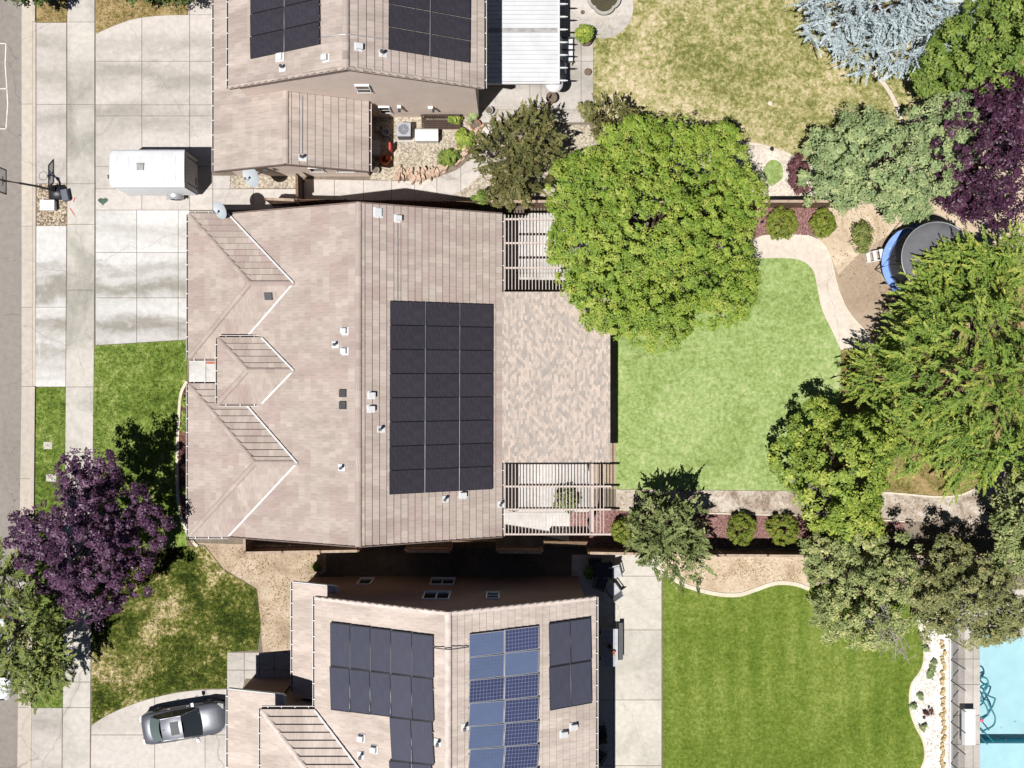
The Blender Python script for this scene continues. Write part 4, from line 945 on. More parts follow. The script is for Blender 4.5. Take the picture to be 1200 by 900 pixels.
for yy in (y0+.3, y1-.3): m.box(xb+.031, xb+.06, yy-.07, yy+.07, .62, .76, 1); m.box(xb+.031, xb+.05, yy-.03, yy+.03, .9, 2.1, 1)
m.box(xb+.031, xb+.05, y0+.45, y0+.85, .72, .84, 1)
for zz in (2.335,):
    for k in range(9): m.box(xb+.031, xb+.05, y0+.1+k*.2, y0+.16+k*.2, zz-.03, zz+.01, 1)
m.build('ramp_door', [M['rail'], M['black']], tl_, 'grey ramp door in shade')
m = MB()
for q in ((xb+.032, y0+.02), (xb+.032, y1-.02)): m.box(q[0]-.05, q[0], q[1]-.03, q[1]+.03, .46, 2.38)
m.box(xb-.018, xb+.03, y0+.05, y1-.05, 2.345, 2.39); m.build('door_frame', M['black'], tl_)
m = MB(); v = P(164.5, 195.5, 2.45); m.box(v.x-.18, v.x+.18, v.y-.18, v.y+.18, 2.43, 2.5); m.box(v.x-.22, v.x+.22, v.y-.22, v.y+.22, 2.425, 2.44); m.build('roof_vent', M['stain_metal'], tl_)
m = MB()
for k in range(6):
    x = xa+.35+k*.62; m.box(x-.012, x+.012, y0+.36, y1-.36, 2.415, 2.442)
m.build('roof_seams', M['white_metal'], tl_)
for s, yy in ((-1, y0), (1, y1)):
    m = MB(); m.box(xa+.12, xb-.02, yy-.012+s*.008, yy+.012+s*.008, 2.27, 2.33)
    for k in range(22): x = xa+.25+k*.175; m.box(x-.015, x+.015, yy+s*.016-.006, yy+s*.016+.006, 2.34, 2.36)
    m.box(xa+.12, xb-.02, yy-.012+s*.008, yy+.012+s*.008, .45, .6); m.build('side_trim', M['rail'], tl_)
    w = MB(); x = P(205, 233, .5).x; cy = yy + s*.13; rows = []
    for a in np.linspace(0, 2*math.pi, 25): rows.append([(x+.34*math.cos(a), cy+.1, .34+.34*math.sin(a)), (x+.34*math.cos(a), cy-.1, .34+.34*math.sin(a)), (x+.2*math.cos(a), cy-.1, .34+.2*math.sin(a)), (x+.2*math.cos(a), cy+.1, .34+.2*math.sin(a)), (x+.34*math.cos(a), cy+.1, .34+.34*math.sin(a))])
    w.grid(rows, 0, False, True); wo = w.build('wheel', M['tyre'], tl_)
    w = MB(); w.face([(x+.2*math.cos(a), cy+s*.06, .34+.2*math.sin(a)) for a in np.linspace(0, 2*math.pi, 17)[:-1]]); w.obox((x, cy+s*.07, .34), (.06,0,0), (0,.03,0), (0,0,.06)); ro = w.build('rim', M['alloy'], tl_); ro.parent = wo
    w = MB(); rows = [[(x-.48+.96*t, yy+s*.01, .45+.38*math.sin(math.pi*t)**.6), (x-.48+.96*t, yy+s*.27, .45+.36*math.sin(math.pi*t)**.6), (x-.48+.96*t, yy+s*.28, .40+.3*math.sin(math.pi*t)**.6)] for t in np.linspace(0, 1, 13)]
    w.grid(rows); w.build('fender', M['steel'], tl_)
m = MB()
for s in (-1, 1): m.bar((xa-.2, (y0+y1)/2+s*.6, .48), (xa-1.0, (y0+y1)/2+s*.03, .45), .07, .1)
m.tube([(xa-.62, (y0+y1)/2, .02), (xa-.62, (y0+y1)/2, .75)], .04, 8); m.build('tongue', M['black'], tl_)
# ------------------------------------------------------------------ cars
def paint(name, c, metal=.6):
    return m_plain(name, c, .34, metal, .03, 2, .45)
M['silver'] = paint('silver_paint', (.105, .11, .13), .2); M['car_white'] = paint('white_car_paint', (.60,.61,.62), 0)
M['car_glass'] = m_glass('car_glass', (.025,.03,.035), .04); M['rear_glass'] = m_glass('rear_glass', (.10,.125,.115), .06)
M['lamp'] = m_plain('headlamp', (.34,.34,.33), .15); M['lamp_red'] = m_plain('tail_lamp', (.35,.02,.02), .2)
def lerp_tab(t, x):
    for (a, b), (c, d) in zip(t, t[1:]):
        if x <= c: return b + (d-b)*(x-a)/(c-a)
    return t[-1][1]
def make_car(label, loc, rz, paintm, wagon=False):
    car = thing('parked_car', label, 'car', loc, rz)
    W = [(-2.38, .62), (-2.25, .78), (-1.9, .87), (-1.0, .905), (0, .905), (1.0, .90), (1.7, .87), (2.15, .76), (2.38, .50)]
    ZB = [(-2.38, .62), (-2.3, .86), (-1.8, .93), (0, .90), (1.0, .88), (1.8, .80), (2.2, .70), (2.38, .56)]   # shoulder
    ZC = [(-2.38, .64), (-2.3, .92), (-2.05, .99), (-1.6, 1.0), (0, .95), (.95, .97), (1.5, .92), (2.0, .83), (2.25, .72), (2.38, .58)]
    m = MB(); rows = []
    for x in np.linspace(-2.38, 2.38, 29):
        w, zb, zc = lerp_tab(W, x), lerp_tab(ZB, x), lerp_tab(ZC, x)
        half = [(w*.90, .20), (w*.98, .34), (w*1.0, .52), (w*.985, zb-.12), (w*.95, zb-.02), (w*.87, zb+.025), (w*.6, zc-.015), (w*.3, zc+.005)]
        rows.append([(x, y, z) for y, z in half] + [(x, 0, zc+.012)] + [(x, -y, z) for y, z in half[::-1]])
    m.grid(rows); m.face(rows[0]); m.face(rows[-1][::-1])
    body = m.build('body', paintm, car)
    m = MB(); m.box(-2.2, 2.2, -.78, .78, .16, .22); u_ = m.build('underbody', M['black'], car)
    # cabin: roof shell, glass
    xr0, xr1, xw, xg = -1.02, .12, .98, -1.68
    def roofw(x): return .60 - .05*abs(x+.3)
    m = MB(); rows = [[(x, y*roofw(x), 1.38 + .05*(1-y*y) - .035*((x+.4)/.6)**2) for y in np.linspace(-1, 1, 9)] for x in np.linspace(xr0, xr1, 7)]
    m.grid(rows, flip=True)
    for s in (-1, 1):   # pillars along the glass edges
        for a, b in (((xr1, s*.585, 1.355), (xw-.05, s*.74, .955)), ((xr0, s*.565, 1.345), (xg+.05, s*.68, .97)), ((-.35, s*.605, 1.36), (-.4, s*.80, .95))): m.bar(a, b, .045, .03)
        m.bar((xr0, s*.585, 1.355), (xr1, s*.60, 1.362), .03, .02, 0)
    m.build('roof', paintm, car)
    def sheet(name, top, bot, mat, bow=.05, axis=0):
        g = MB(); rows = []
        for t in np.linspace(0, 1, 6):
            a = Vector(top[0])*(1-t) + Vector(bot[0])*t; b = Vector(top[1])*(1-t) + Vector(bot[1])*t; r = []
            for q in np.linspace(0, 1, 9):
                p = a*(1-q) + b*q; e = 1-(2*q-1)**2
                r.append((p.x + (bow*e if axis == 0 else 0), p.y + (bow*e if axis == 1 else 0), p.z + (.03*e if axis == 0 else 0)))
            rows.append(r)
        g.grid(rows); return g.build(name, mat, car)
    sheet('windscreen', ((xr1+.01, .57, 1.385), (xr1+.01, -.57, 1.385)), ((xw, .74, .955), (xw, -.74, .955)), M['car_glass'], .1)
    sheet('rear_window', ((xr0-.01, .55, 1.365), (xr0-.01, -.55, 1.365)), ((xg, .68, .985), (xg, -.68, .985)), M['rear_glass'], -.1)
    for s in (-1, 1):
        sheet('side_window', ((xr0, s*.585, 1.35), (xr1, s*.60, 1.36)), ((xg+.12, s*.775, .925), (xw-.12, s*.80, .91)), M['car_glass'], s*.03, 1)
        m = MB(); m.obox((.72, s*.99, .98), (.07, 0, 0), (0, .1, 0), (0, 0, .06)); m.bar((.72, s*.84, .92), (.72, s*.92, .97), .05, .04); m.build('mirror', paintm, car)
        m = MB(); m.obox((2.13, s*.60, .70), (.14, -s*.06, -.03), (s*.02, .13, 0), (0, 0, .045)); m.build('headlight', M['lamp'], car)
        m = MB(); m.obox((-2.26, s*.62, .80), (.07, s*.03, 0), (0, .14, 0), (0, 0, .06)); m.build('taillight', M['lamp_red'], car)
        for hx in (-.75, .3):
            m = MB(); m.bar((hx, s*.915, .80), (hx+.16, s*.915, .81), .025, .03); m.build('door_handle', paintm, car)
        for x in (-1.42, 1.42):
            w = MB(); rows = []
            for a in np.linspace(0, 2*math.pi, 25): rows.append([(x+r*math.cos(a), s*y, .33+r*math.sin(a)) for r, y in ((.33, .92), (.33, .72), (.22, .72), (.22, .92), (.33, .92))])
            w.grid(rows); wo = w.build('wheel', M['tyre'], car)
            w = MB()
            for k in range(5):
                a = k*2*math.pi/5; w.bar((x, s*.90, .33), (x+.22*math.cos(a), s*.90, .33+.22*math.sin(a)), .04, .06, up=(0, 1, 0))
            ro = w.build('rim', M['alloy'], car); ro.parent = wo
    m = MB(); rows = [[(x, y*.36, 1.389 + .05*(1-(y*.6)**2) - .035*((x+.4)/.6)**2) for y in np.linspace(-1, 1, 7)] for x in np.linspace(-.5, -.04, 5)]
    m.grid(rows, flip=True); m.build('sunroof', M['charcoal'], car)
    m = MB(); m.obox((-.88, 0, 1.43), (.05, 0, 0), (0, .012, 0), (0, 0, .03)); m.build('antenna', M['black'], car)
    m = MB(); m.bar((1.0, .55, .985), (.8, .05, 1.06), .02, .02); m.bar((1.0, -.1, .985), (.82, -.5, 1.05), .02, .02); m.build('wiper', M['black'], car)
    m = MB(); m.obox((2.33, 0, .62), (.03, 0, .02), (0, .36, 0), (0, 0, .07)); m.build('grille', M['black'], car)
    return car
c = P(217, 846, .6); make_car('silver sedan with a dark sunroof parked nose to the bottom garage', (c.x, c.y, .03), math.radians(9.5), M['silver'])
c = P(-4, 770, .6); make_car('white car parked at the kerb under the green street tree', (c.x, c.y, .012), math.radians(-88), M['car_white'])

# ------------------------------------------------------------------ basketball hoop
b0 = P(69, 226, 0)
hp = wthing('basketball_hoop', 'portable basketball hoop leaning out over the street', 'basketball hoop', (b0.x, b0.y, 0))
m = MB(); prof = [(-.42, .06, .0), (-.4, .16, .42), (-.1, .2, .5), (.3, .16, .45), (.42, .05, .2)]
rows = []
for x, h, w in ((-.5, .08, .25), (-.46, .2, .38), (-.1, .26, .42), (.3, .22, .4), (.44, .1, .3)):
    rows.append([(b0.x+x, b0.y-w, .03), (b0.x+x, b0.y-w*.9, .03+h), (b0.x+x, b0.y+w*.9, .03+h), (b0.x+x, b0.y+w, .03)])
m.grid(rows, flip=True); m.face(rows[0]); m.face(rows[-1][::-1]); m.build('base', M['black'], hp)
bd = Vector((-26.62, 10.62, 0))
m = MB(); m.tube([(b0.x-.05, b0.y+.05, .2), (b0.x-.35, b0.y+.02, 1.6), (b0.x-.75, b0.y-.05, 2.7)], .06, 10); m.bar((b0.x-.2, b0.y+.16, .3), (b0.x-.5, b0.y+.0, 1.6), .05, .05); m.build('pole', M['black'], hp)
m = MB(); 
for z0, z1 in ((2.6, 3.2), (2.3, 3.55)): m.bar((b0.x-.66, b0.y-.04, z0), (bd.x+.05, bd.y, z1), .05, .06)
m.build('arm', M['black'], hp)
m = MB(); by = bd.y; bx_ = bd.x
for a in ((by-.66, 2.9, by-.6, 3.95), (by+.6, 2.9, by+.66, 3.95)): m.box(bx_-.03, bx_+.03, a[0], a[2], a[1], a[3])
m.box(bx_-.03, bx_+.03, by-.599, by+.599, 2.9, 2.96); m.box(bx_-.03, bx_+.03, by-.599, by+.599, 3.89, 3.95)
m.box(bx_-.02, bx_+.02, by-.25, by+.25, 3.2, 3.24); m.box(bx_-.02, bx_+.02, by-.02, by+.02, 2.96, 3.89); bo = m.build('backboard', M['black'], hp)
t = NT('clear_board'); t.base((.6,.68,.62)); t.fin(.1); t.b.inputs['Alpha'].default_value = .35
m = MB(); m.box(bx_-.012, bx_+.012, by-.598, by+.598, 2.962, 3.888); po = m.build('board_panel', t.m, hp); po.parent = bo
m = MB(); m.tube([(bx_-.34+.23*math.cos(a), by+.23*math.sin(a), 3.05) for a in np.linspace(0, 2*math.pi, 25)], .012, 6); m.bar((bx_-.03, by, 3.05), (bx_-.11, by, 3.05), .12, .03); m.build('rim', M['orange'], hp)
m = MB(); m.obox((*P(77, 229, .2).xy, .2), (.16, .04, 0), (-.06, .3, 0), (0, 0, .17)); tag(m.build('sand_bag', M['grey_plastic'], origin=P(77, 229, 0)), 'dark grey weight bag behind the basketball hoop base', 'bag')
m = MB(); a = P(57, 241, .2); m.obox((a.x, a.y, .19), (.38, 0, 0), (0, .27, 0), (0, 0, .16), 0); m.obox((a.x, a.y, .365), (.40, 0, 0), (0, .29, 0), (0, 0, .02), 0); m.obox((a.x+.05, a.y-.18, .388), (.14, 0, 0), (0, .012, 0), (0, 0, .004), 1)
tag(m.build('utility_box', [M['white'], M['steel']], origin=(a.x, a.y, 0)), 'white utility box on the gravel by the basketball hoop', 'box')
m = MB(); pts = [(math.sin(t)**3*.26, (13*math.cos(t)-5*math.cos(2*t)-2*math.cos(3*t)-math.cos(4*t))/16*.22) for t in np.linspace(0, 2*math.pi, 41)[:-1]]
a = P(121, 236, 0); m.prism([(a.x+x, a.y+y) for x, y in pts], .032, .09); tag(m.build('heart_stone', M['heart'], origin=(a.x, a.y, 0)), 'dark green heart shaped stone lying on the driveway', 'stone')
for u, v, w, lab in ((56.5, 522, .24, 'pale square utility slab in the kerb grass, the upper of two'), (60.5, 560, .28, 'pale square utility slab in the kerb grass nearer the purple tree')):
    a = P(u, v, 0); m = MB(); m.box(a.x-w, a.x+w, a.y-.2, a.y+.2, -.02, .055); m.box(a.x-.06, a.x+.06, a.y-.015, a.y+.015, .0555, .06, 1)
    tag(m.build('concrete_slab', [M['conc_grey'], M['charcoal']], origin=(a.x, a.y, 0)), lab, 'slab', 'utility slabs in the kerb grass')
# ------------------------------------------------------------------ satellite dishes
def dish(label, u, v, z, mount, R=.5, face=(-.5, -.35, .8)):
    c = P(u, v, z); d = wthing('satellite_dish', label, 'satellite dish', tuple(c), 'satellite dishes')
    n = Vector(face).normalized(); a = n.cross(Vector((0,0,1))).normalized(); b = n.cross(a)
    m = MB(); rows = [[c + a*(R*1.0*r*math.cos(t)) + b*(R*.85*r*math.sin(t)) + n*(.14*r*r) for t in np.linspace(0, 2*math.pi, 33)[:-1]] for r in (.01, .35, .7, .97, 1.0)]
    m.grid(rows, 0, True, True); m.build('reflector', M['dish'], d)
    m = MB(); f = c + n*.5 - b*.0; m.tube([c + b*.42 + n*.05, f + b*.12], .018, 6); m.obox(f + b*.1, a*.05, b*.05, n*.07); m.build('feed_arm', M['steel'], d)
    m = MB(); m.tube([c - n*.02, c - n*.15, Vector(mount)], .03, 8); m.obox(mount, (.1, 0, 0), (0, .08, 0), (0, 0, .03)); m.build('mount', M['charcoal'], d)
dish('pale grey satellite dish hanging off the top garage eave', 296, 206, 2.75, (P(310, 199, 2.9).x, 11.25, 2.75), .62)
dish('pale grey satellite dish on the corner of the middle house roof', 260, 245.5, 3.5, (-14.75, 8.85, 3.1), .5)
# ------------------------------------------------------------------ side yard of the top house
a = P(473, 151.5, .9); ac = wthing('air_conditioner', 'grey square air conditioner unit with a round fan grille by the top house wall', 'air conditioner', (a.x, a.y, 0))
m = MB(); r = .36
m.box(a.x-r, a.x+r, a.y-r, a.y+r, .06, .84, 1)
m.box(a.x-r-.02, a.x+r+.02, a.y-r-.02, a.y+r+.02, .841, .9, 0)
for k in range(10):
    z = .13+k*.07; m.box(a.x-r-.008, a.x+r+.008, a.y-r-.008, a.y+r+.008, z, z+.03, 1)
m.build('cabinet', [M['rail'], M['charcoal']], ac)
m = MB(); ring(m, a, .29, .31, .9, .93)
for q in (.08, .14, .2, .26): ring(m, a, q-.008, q, .905, .915)
for k in range(8): t_ = k*math.pi/4; m.bar((a.x, a.y, .91), (a.x+.29*math.cos(t_), a.y+.29*math.sin(t_), .91), .012, .01)
m.build('fan_grille', M['steel'], ac)
m = MB(); m.face([(a.x+.285*math.cos(t_), a.y+.285*math.sin(t_), .903) for t_ in np.linspace(0, 2*math.pi, 25)[:-1]]); m.build('fan_well', M['grey_plastic'], ac)
m = MB(); m.box(a.x-.48, a.x+.48, a.y-.48, a.y+.48, .0, .058); m.build('pad', M['conc'], ac)
a = P(500, 158, .6); m = MB()
m.obox((a.x, a.y, .3), (.62, 0, 0), (0, .32, 0), (0, 0, .28), 0); rows = [[(a.x-.64, a.y+.34*math.cos(t_), .6+.1*math.sin(t_)) for t_ in np.linspace(0, math.pi, 9)], [(a.x+.64, a.y+.34*math.cos(t_), .6+.1*math.sin(t_)) for t_ in np.linspace(0, math.pi, 9)]]
m.grid(rows, 1); m.face(rows[0], 1); m.face(rows[1][::-1], 1)
tag(m.build('deck_box', [M['steel'], M['white']], origin=(a.x, a.y, 0)), 'long white lidded storage box beside the air conditioner', 'storage box')
a, b = P(494, 146, .4), P(540, 146, .4); bn = wthing('slatted_bench', 'dark brown slatted wooden bench against the top house wall', 'bench', ((a.x+b.x)/2, a.y, 0))
m = MB(); yy = a.y
for k in range(5): m.box(a.x, b.x, yy-.27+k*.11, yy-.18+k*.11, .42, .46)
m.build('seat', M['wood_dark'], bn)
m = MB()
for k in range(16): x = a.x+.06+k*(b.x-a.x-.12)/15; m.box(x-.03, x+.03, yy+.33, yy+.36, .5, .95)
m.box(a.x, b.x, yy+.31, yy+.38, .955, 1.03); m.box(a.x, b.x, yy+.31, yy+.38, .42, .495); m.build('backrest', M['wood_dark'], bn)
for x in (a.x+.06, b.x-.06):
    for y_ in (yy-.22, yy+.3): 
        m = MB(); m.box(x-.04, x+.04, y_-.04, y_+.04, 0, .42); m.build('leg', M['wood_dark'], bn)
def pot(label, u, v, r, h, mat, soil=True, group='garden pots', name='plant_pot'):
    a = P(u, v, h); o = wthing(name, label, 'pot', (a.x, a.y, 0), group)
    m = MB(); m.lathe((a.x, a.y, 0), [(0.01, .03), (r*.68, .03), (r*.8, h*.4), (r*.98, h*.86), (r*1.05, h*.88), (r*1.05, h), (r*.9, h), (r*.86, h*.85)], 20); m.build('pot_body', mat, o)
    m = MB(); m.face([(a.x+r*.88*math.cos(t_), a.y+r*.88*math.sin(t_), h*.87) for t_ in np.linspace(0, 2*math.pi, 17)[:-1]]); m.build('soil', M['soil_and_shade'], o); return o
pot('wide red clay bowl pot at the corner of the top house', 557, 146, .30, .35, M['terracotta'])
pot('large clay pot holding the leafy green plant near the fountain', 686.5, 46, .33, .5, M['clay'])
pot('clay pot holding the yellowish plant at the patio corner', 687, 134, .26, .38, M['clay'])
pot('small empty clay pot on the patio edge', 689, 84, .19, .25, M['clay'])
pot('dark barrel pot below the white parasol', 646.5, 114, .3, .6, M['clay'])
pot('grey pot beside the top house back corner', 573.5, 129, .2, .45, M['steel'])
pot('tiny brown pot beside the fountain pad', 682.5, 14, .1, .2, M['clay'])
pot('white pot at the end of the dark side yard', 440, 199, .2, .4, M['steel'])
# clutter in the shade of the garage
a = P(440, 172, .9); m = MB(); m.obox((a.x, a.y, .42), (.18, 0, 0), (0, .36, 0), (0, 0, .42)); m.obox((a.x, a.y, .87), (.2, 0, 0), (0, .38, 0), (0, 0, .03)); tag(m.build('bin', M['rail'], origin=(a.x, a.y, 0)), 'tall grey bin standing in the shade beside the top garage', 'bin')
a = P(451, 186, .4); m = MB(); m.lathe((a.x, a.y, .02), [(0.01, 0), (.22, .02), (.3, .18), (.27, .34), (.2, .36), (.18, .3)], 16); m.obox((a.x+.2, a.y+.05, .3), (.16, 0, 0), (0, .1, 0), (0, 0, .1)); tag(m.build('wheelbarrow_tub', M['orange'], origin=(a.x, a.y, 0)), 'orange tub in the shaded side yard', 'tub')
a = P(457, 172, .8); m = MB(); m.obox((a.x, a.y, .5), (.05, 0, 0), (0, .2, 0), (0, 0, .45)); tag(m.build('gas_can', M['red'], origin=(a.x, a.y, 0)), 'narrow red container at the edge of the shaded side yard', 'container')
for k, (u, v, r, z_, lab) in enumerate(((446, 150, .17, .5, 'small pale bucket in the shaded side yard, upper of two'), (452, 155, .2, .4, 'pale bucket in the shaded side yard nearest the gravel'))):
    a = P(u, v, z_); m = MB(); m.lathe((a.x, a.y, 0), [(0.01, .02), (r*.8, .02), (r, z_), (r*.9, z_), (r*.75, .1), (.01, .1)], 16); tag(m.build('bucket', M['steel'], origin=(a.x, a.y, 0)), lab, 'bucket', 'buckets in the side yard')
# standing flagstones
def stone(u, v, sx, sy, sz, rz, tl=0.0):
    a = P(u, v, sz*.5); m = MB(); pts = []; n = 6
    ang = sorted(random.uniform(0, 2*math.pi) + k*2*math.pi/n*0 for k in range(0)) or [k*2*math.pi/n + random.uniform(-.3, .3) for k in range(n)]
    lo = [(math.cos(t_)*sx*random.uniform(.85, 1.1), math.sin(t_)*sy*random.uniform(.85, 1.1), -.02) for t_ in ang]
    hi = [(x*random.uniform(.6, .9)+tl*sz, y*random.uniform(.6, .9), sz*random.uniform(.8, 1.1)) for x, y, z in lo]
    R_ = Matrix.Rotation(rz, 3, 'Z'); lo = [R_ @ Vector(p) + Vector((a.x, a.y, 0)) for p in lo]; hi = [R_ @ Vector(p) + Vector((a.x, a.y, 0)) for p in hi]
    m.face(hi)
    for i in range(n): j = (i+1) % n; m.face([lo[i], lo[j], hi[j], hi[i]])
    return m.build('flagstone', M['rock'], origin=(a.x, a.y, 0))
SL = 'rough tan flagstone in the rockery edging the top house side walk'
path_pts = smooth([(464, 203), (478, 204), (492, 203), (506, 200), (520, 194), (532, 186), (543, 176), (551, 165), (556, 155), (562, 147)], 12)
for i in range(110):
    u, v = path_pts[int(random.random()*len(path_pts))] if i > 60 else path_pts[int(i/61*(len(path_pts)-1))]
    w = 8 if u < 520 else 9
    tag(stone(u + random.uniform(-2, 2), v + random.uniform(-w, w)*.9, random.uniform(.07, .15), random.uniform(.2, .38), random.uniform(.15, .4), random.uniform(-.5, .5) + (0 if u < 515 else -.8)), SL, 'stone', 'flagstones of the rockery')
SL2 = 'tan boulder in the row along the pool fence footing'
for i in range(46):
    v = 752 + i*3.6 + random.uniform(-1, 1); o = stone(1105.5 + random.uniform(-2.2, 2.2), v, random.uniform(.1, .2), random.uniform(.09, .17), random.uniform(.1, .22), random.uniform(0, 3))
    o.data.materials[0] = M['rock_tan']; o.name = 'boulder'; tag(o, SL2, 'stone', 'boulders along the pool fence')
# stepping stone and litter details
a = P(902.5, 121, 0); m = MB(); m.lathe((a.x, a.y, .0), [(.0, .06), (.11, .055), (.14, .03), (.14, .0)], 14); tag(m.build('sprinkler_lid', M['kerb'], origin=(a.x, a.y, 0)), 'small pale round lid in the dry yellow lawn', 'lid')
a = P(903, 176, 0); m = MB(); m.tube([(a.x, a.y, 0), (a.x, a.y, .28)], .02, 6); m.lathe((a.x, a.y, .28), [(.01, .1), (.1, .05), (.12, 0), (.05, 0)], 10); tag(m.build('garden_light', M['black'], origin=(a.x, a.y, 0)), 'little black path light at the pale gravel edge', 'garden light')
for u, v, lab in ((889.5, 254.5, 'black spotlight on red mulch by the big tree, upper of two'), (891, 261, 'black spotlight on red mulch by the big tree, lower of two')):
    a = P(u, v, 0); m = MB(); m.tube([(a.x, a.y, 0), (a.x, a.y, .15)], .02, 6); m.tube([(a.x, a.y, .15), (a.x+.1, a.y, .25)], .06, 8); tag(m.build('garden_light', M['black'], origin=(a.x, a.y, 0)), lab, 'garden light', 'spotlights on the red mulch')

a, b = P(242, 420, 0), P(255, 426.5, 0); m = MB(); m.box(a.x, b.x, b.y, a.y, .0345, .05); tag(m.build('door_mat', M['terracotta'], origin=(a.x, a.y, .03)), 'reddish door mat on the white entry walk of the middle house', 'mat')
# ------------------------------------------------------------------ fountain
fc = P(707, 1, 0)
ft = wthing('fountain', 'stone quatrefoil fountain basin on the round concrete pad', 'fountain', (fc.x, fc.y, 0))
def quat(r):
    out = []
    for t_ in np.linspace(0, 2*math.pi, 65)[:-1]:
        q = r*(1 + .16*abs(math.cos(2*t_))**.6 - .10)
        out.append((fc.x + q*math.cos(t_+.785*0), fc.y + q*math.sin(t_)))
    return out
rows = [[(x, y, z) for x, y in quat(r)] for r, z in ((.80, .04), (.78, .3), (.88, .34), (.88, .42), (.72, .42), (.70, .2))]
m = MB(); m.grid(rows, 0, True, False); m.build('basin', M['fount'], ft)
m = MB(); m.face([(x, y, .28) for x, y in quat(.705)]); m.build('basin_water', M['pond'], ft)
m = MB(); m.lathe((fc.x, fc.y+.1, .2), [(.2, 0), (.12, .2), (.1, .6), (.36, .75), (.42, .82), (.38, .82), (.1, .74), (.08, 1.0), (.2, 1.1), (.0, 1.12)], 20); m.build('pedestal', M['charcoal'], ft)
# parasol, patio seats
pz = P(649.5, 97, 2.3); ps = wthing('parasol', 'white half round parasol at the corner of the patio cover', 'parasol', (pz.x, pz.y, 0))
m = MB(); rows = [[(pz.x+r*math.cos(t_), pz.y+r*math.sin(t_), z) for t_ in np.linspace(0, 2*math.pi, 25)[:-1]] for r, z in ((.01, 2.42), (.25, 2.38), (.47, 2.26), (.48, 2.16))]
m.grid(rows, 0, True, True, flip=True); m.build('canopy', M['white'], ps); m = MB(); m.tube([(pz.x, pz.y, 0), (pz.x, pz.y, 2.4)], .025, 8); m.build('pole', M['steel'], ps)
def patio_chair(label, x, y, rz, seatm, framem, group, w=.6, base_z=.036):
    c = thing('patio_chair', label, 'chair', (x, y, base_z), rz, group)
    m = MB(); m.box(-w/2, w/2, -.28, .30, .36, .43); m.build('seat', seatm, c)
    m = MB(); m.obox((0, -.36, .68), (w/2, 0, 0), (0, .03, -.0), (0, -.09, .28)); m.build('backrest', seatm, c)
    for sx_ in (-1, 1):
        m = MB(); m.bar((sx_*(w/2+.03), -.34, .60), (sx_*(w/2+.03), .3, .58), .05, .04); m.build('armrest', framem, c)
        for sy_ in (-1, 1):
            m = MB(); m.bar((sx_*(w/2+.03), sy_*.28, 0), (sx_*(w/2+.03), sy_*.28, .58), .04, .04); m.build('leg', framem, c)
    return c
CG = 'chairs on the bottom patio'
for u, v, rz, lab, sm in ((721, 671, 195, 'grey patio chair at the shade edge with its back to the fence', 'rail'), (719, 692, 35, 'grey patio chair turned aslant below the first one, half in sun', 'rail'),
                          (704, 684, 250, 'dark patio chair in house shade beside the black table', 'charcoal'), (697, 662, 180, 'dark patio chair in deep shade against the fence', 'charcoal'),
                          (703, 858, 10, 'black patio chair alone in the strip of house shade', 'black'), (702, 886, 330, 'black patio chair at the bottom of the strip of shade', 'black')):
    p = P(u, v, .5); patio_chair(lab, p.x, p.y, math.radians(rz), M[sm], M['black'], CG)
p = P(707, 668, .7); tb = wthing('patio_table', 'black square patio table in the shade between the chairs', 'table', (p.x, p.y, 0))
m = MB(); m.box(p.x-.5, p.x+.5, p.y-.42, p.y+.42, .68, .72); m.build('tabletop', M['black'], tb)
for sx_ in (-1, 1):
    for sy_ in (-1, 1): m = MB(); m.box(p.x+sx_*.44-.03, p.x+sx_*.44+.03, p.y+sy_*.36-.03, p.y+sy_*.36+.03, .03, .68); m.build('leg', M['black'], tb)
p0, p1 = P(704.5, 737, .75), P(724.5, 781, .75); pt = wthing('picnic_table', 'grey topped picnic table straddling the edge of the house shade', 'table', ((p0.x+p1.x)/2, (p0.y+p1.y)/2, 0))
m = MB(); 
for k in range(5): w = (p1.x-p0.x)/5; m.box(p0.x+k*w, p0.x+(k+1)*w-.015, p1.y, p0.y, .72, .76)
m.build('tabletop', M['rail'], pt)
m = MB(); m.box(p1.x+.06, p1.x+.30, p1.y+.3, p0.y+.25, .42, .46); m.build('bench', M['charcoal'], pt)
m = MB(); m.box(p0.x-.34, p0.x-.1, p1.y+.2, p0.y-.1, .42, .46); m.build('bench', M['charcoal'], pt)
for y_ in (p1.y+.3, p0.y-.3): m = MB(); m.box(p0.x-.3, p1.x+.26, y_-.04, y_+.04, .36, .42); m.bar((p0.x+.05, y_, .03), (p0.x+.25, y_, .72), .05, .06); m.bar((p1.x-.05, y_, .03), (p1.x-.25, y_, .72), .05, .06); m.build('leg', M['charcoal'], pt)
for u, v, r, mt, lab in ((714, 757, .13, 'clay', 'dark round bowl on the picnic table'), (719, 764, .1, 'terracotta', 'small reddish pot on the picnic table'), (713, 750, .07, 'white', 'white cup at the upper end of the picnic table'), (710, 770, .06, 'white', 'white cup at the lower end of the picnic table')):
    a = P(u, v, .8); m = MB(); m.lathe((a.x, a.y, .76), [(.01, .0), (r*.7, 0), (r, .16), (r*.9, .16), (r*.6, .03), (.01, .03)], 14); tag(m.build('bowl' if mt != 'white' else 'cup', M[mt], origin=(a.x, a.y, .76)), lab, 'bowl' if mt != 'white' else 'cup')
a, b = P(706, 757, .8), P(722, 770, .8); m = MB(); m.bar((a.x, a.y, .78), (b.x, b.y, .78), .05, .03); m.bar((a.x+.05, a.y+.02, .78), (a.x+.4, a.y+.45, .78), .04, .03); tag(m.build('folded_stand', M['rock_tan'], origin=(a.x, a.y, .76)), 'thin wooden sticks lying across the picnic table', 'sticks')
TG = 'white seats on the top patio'
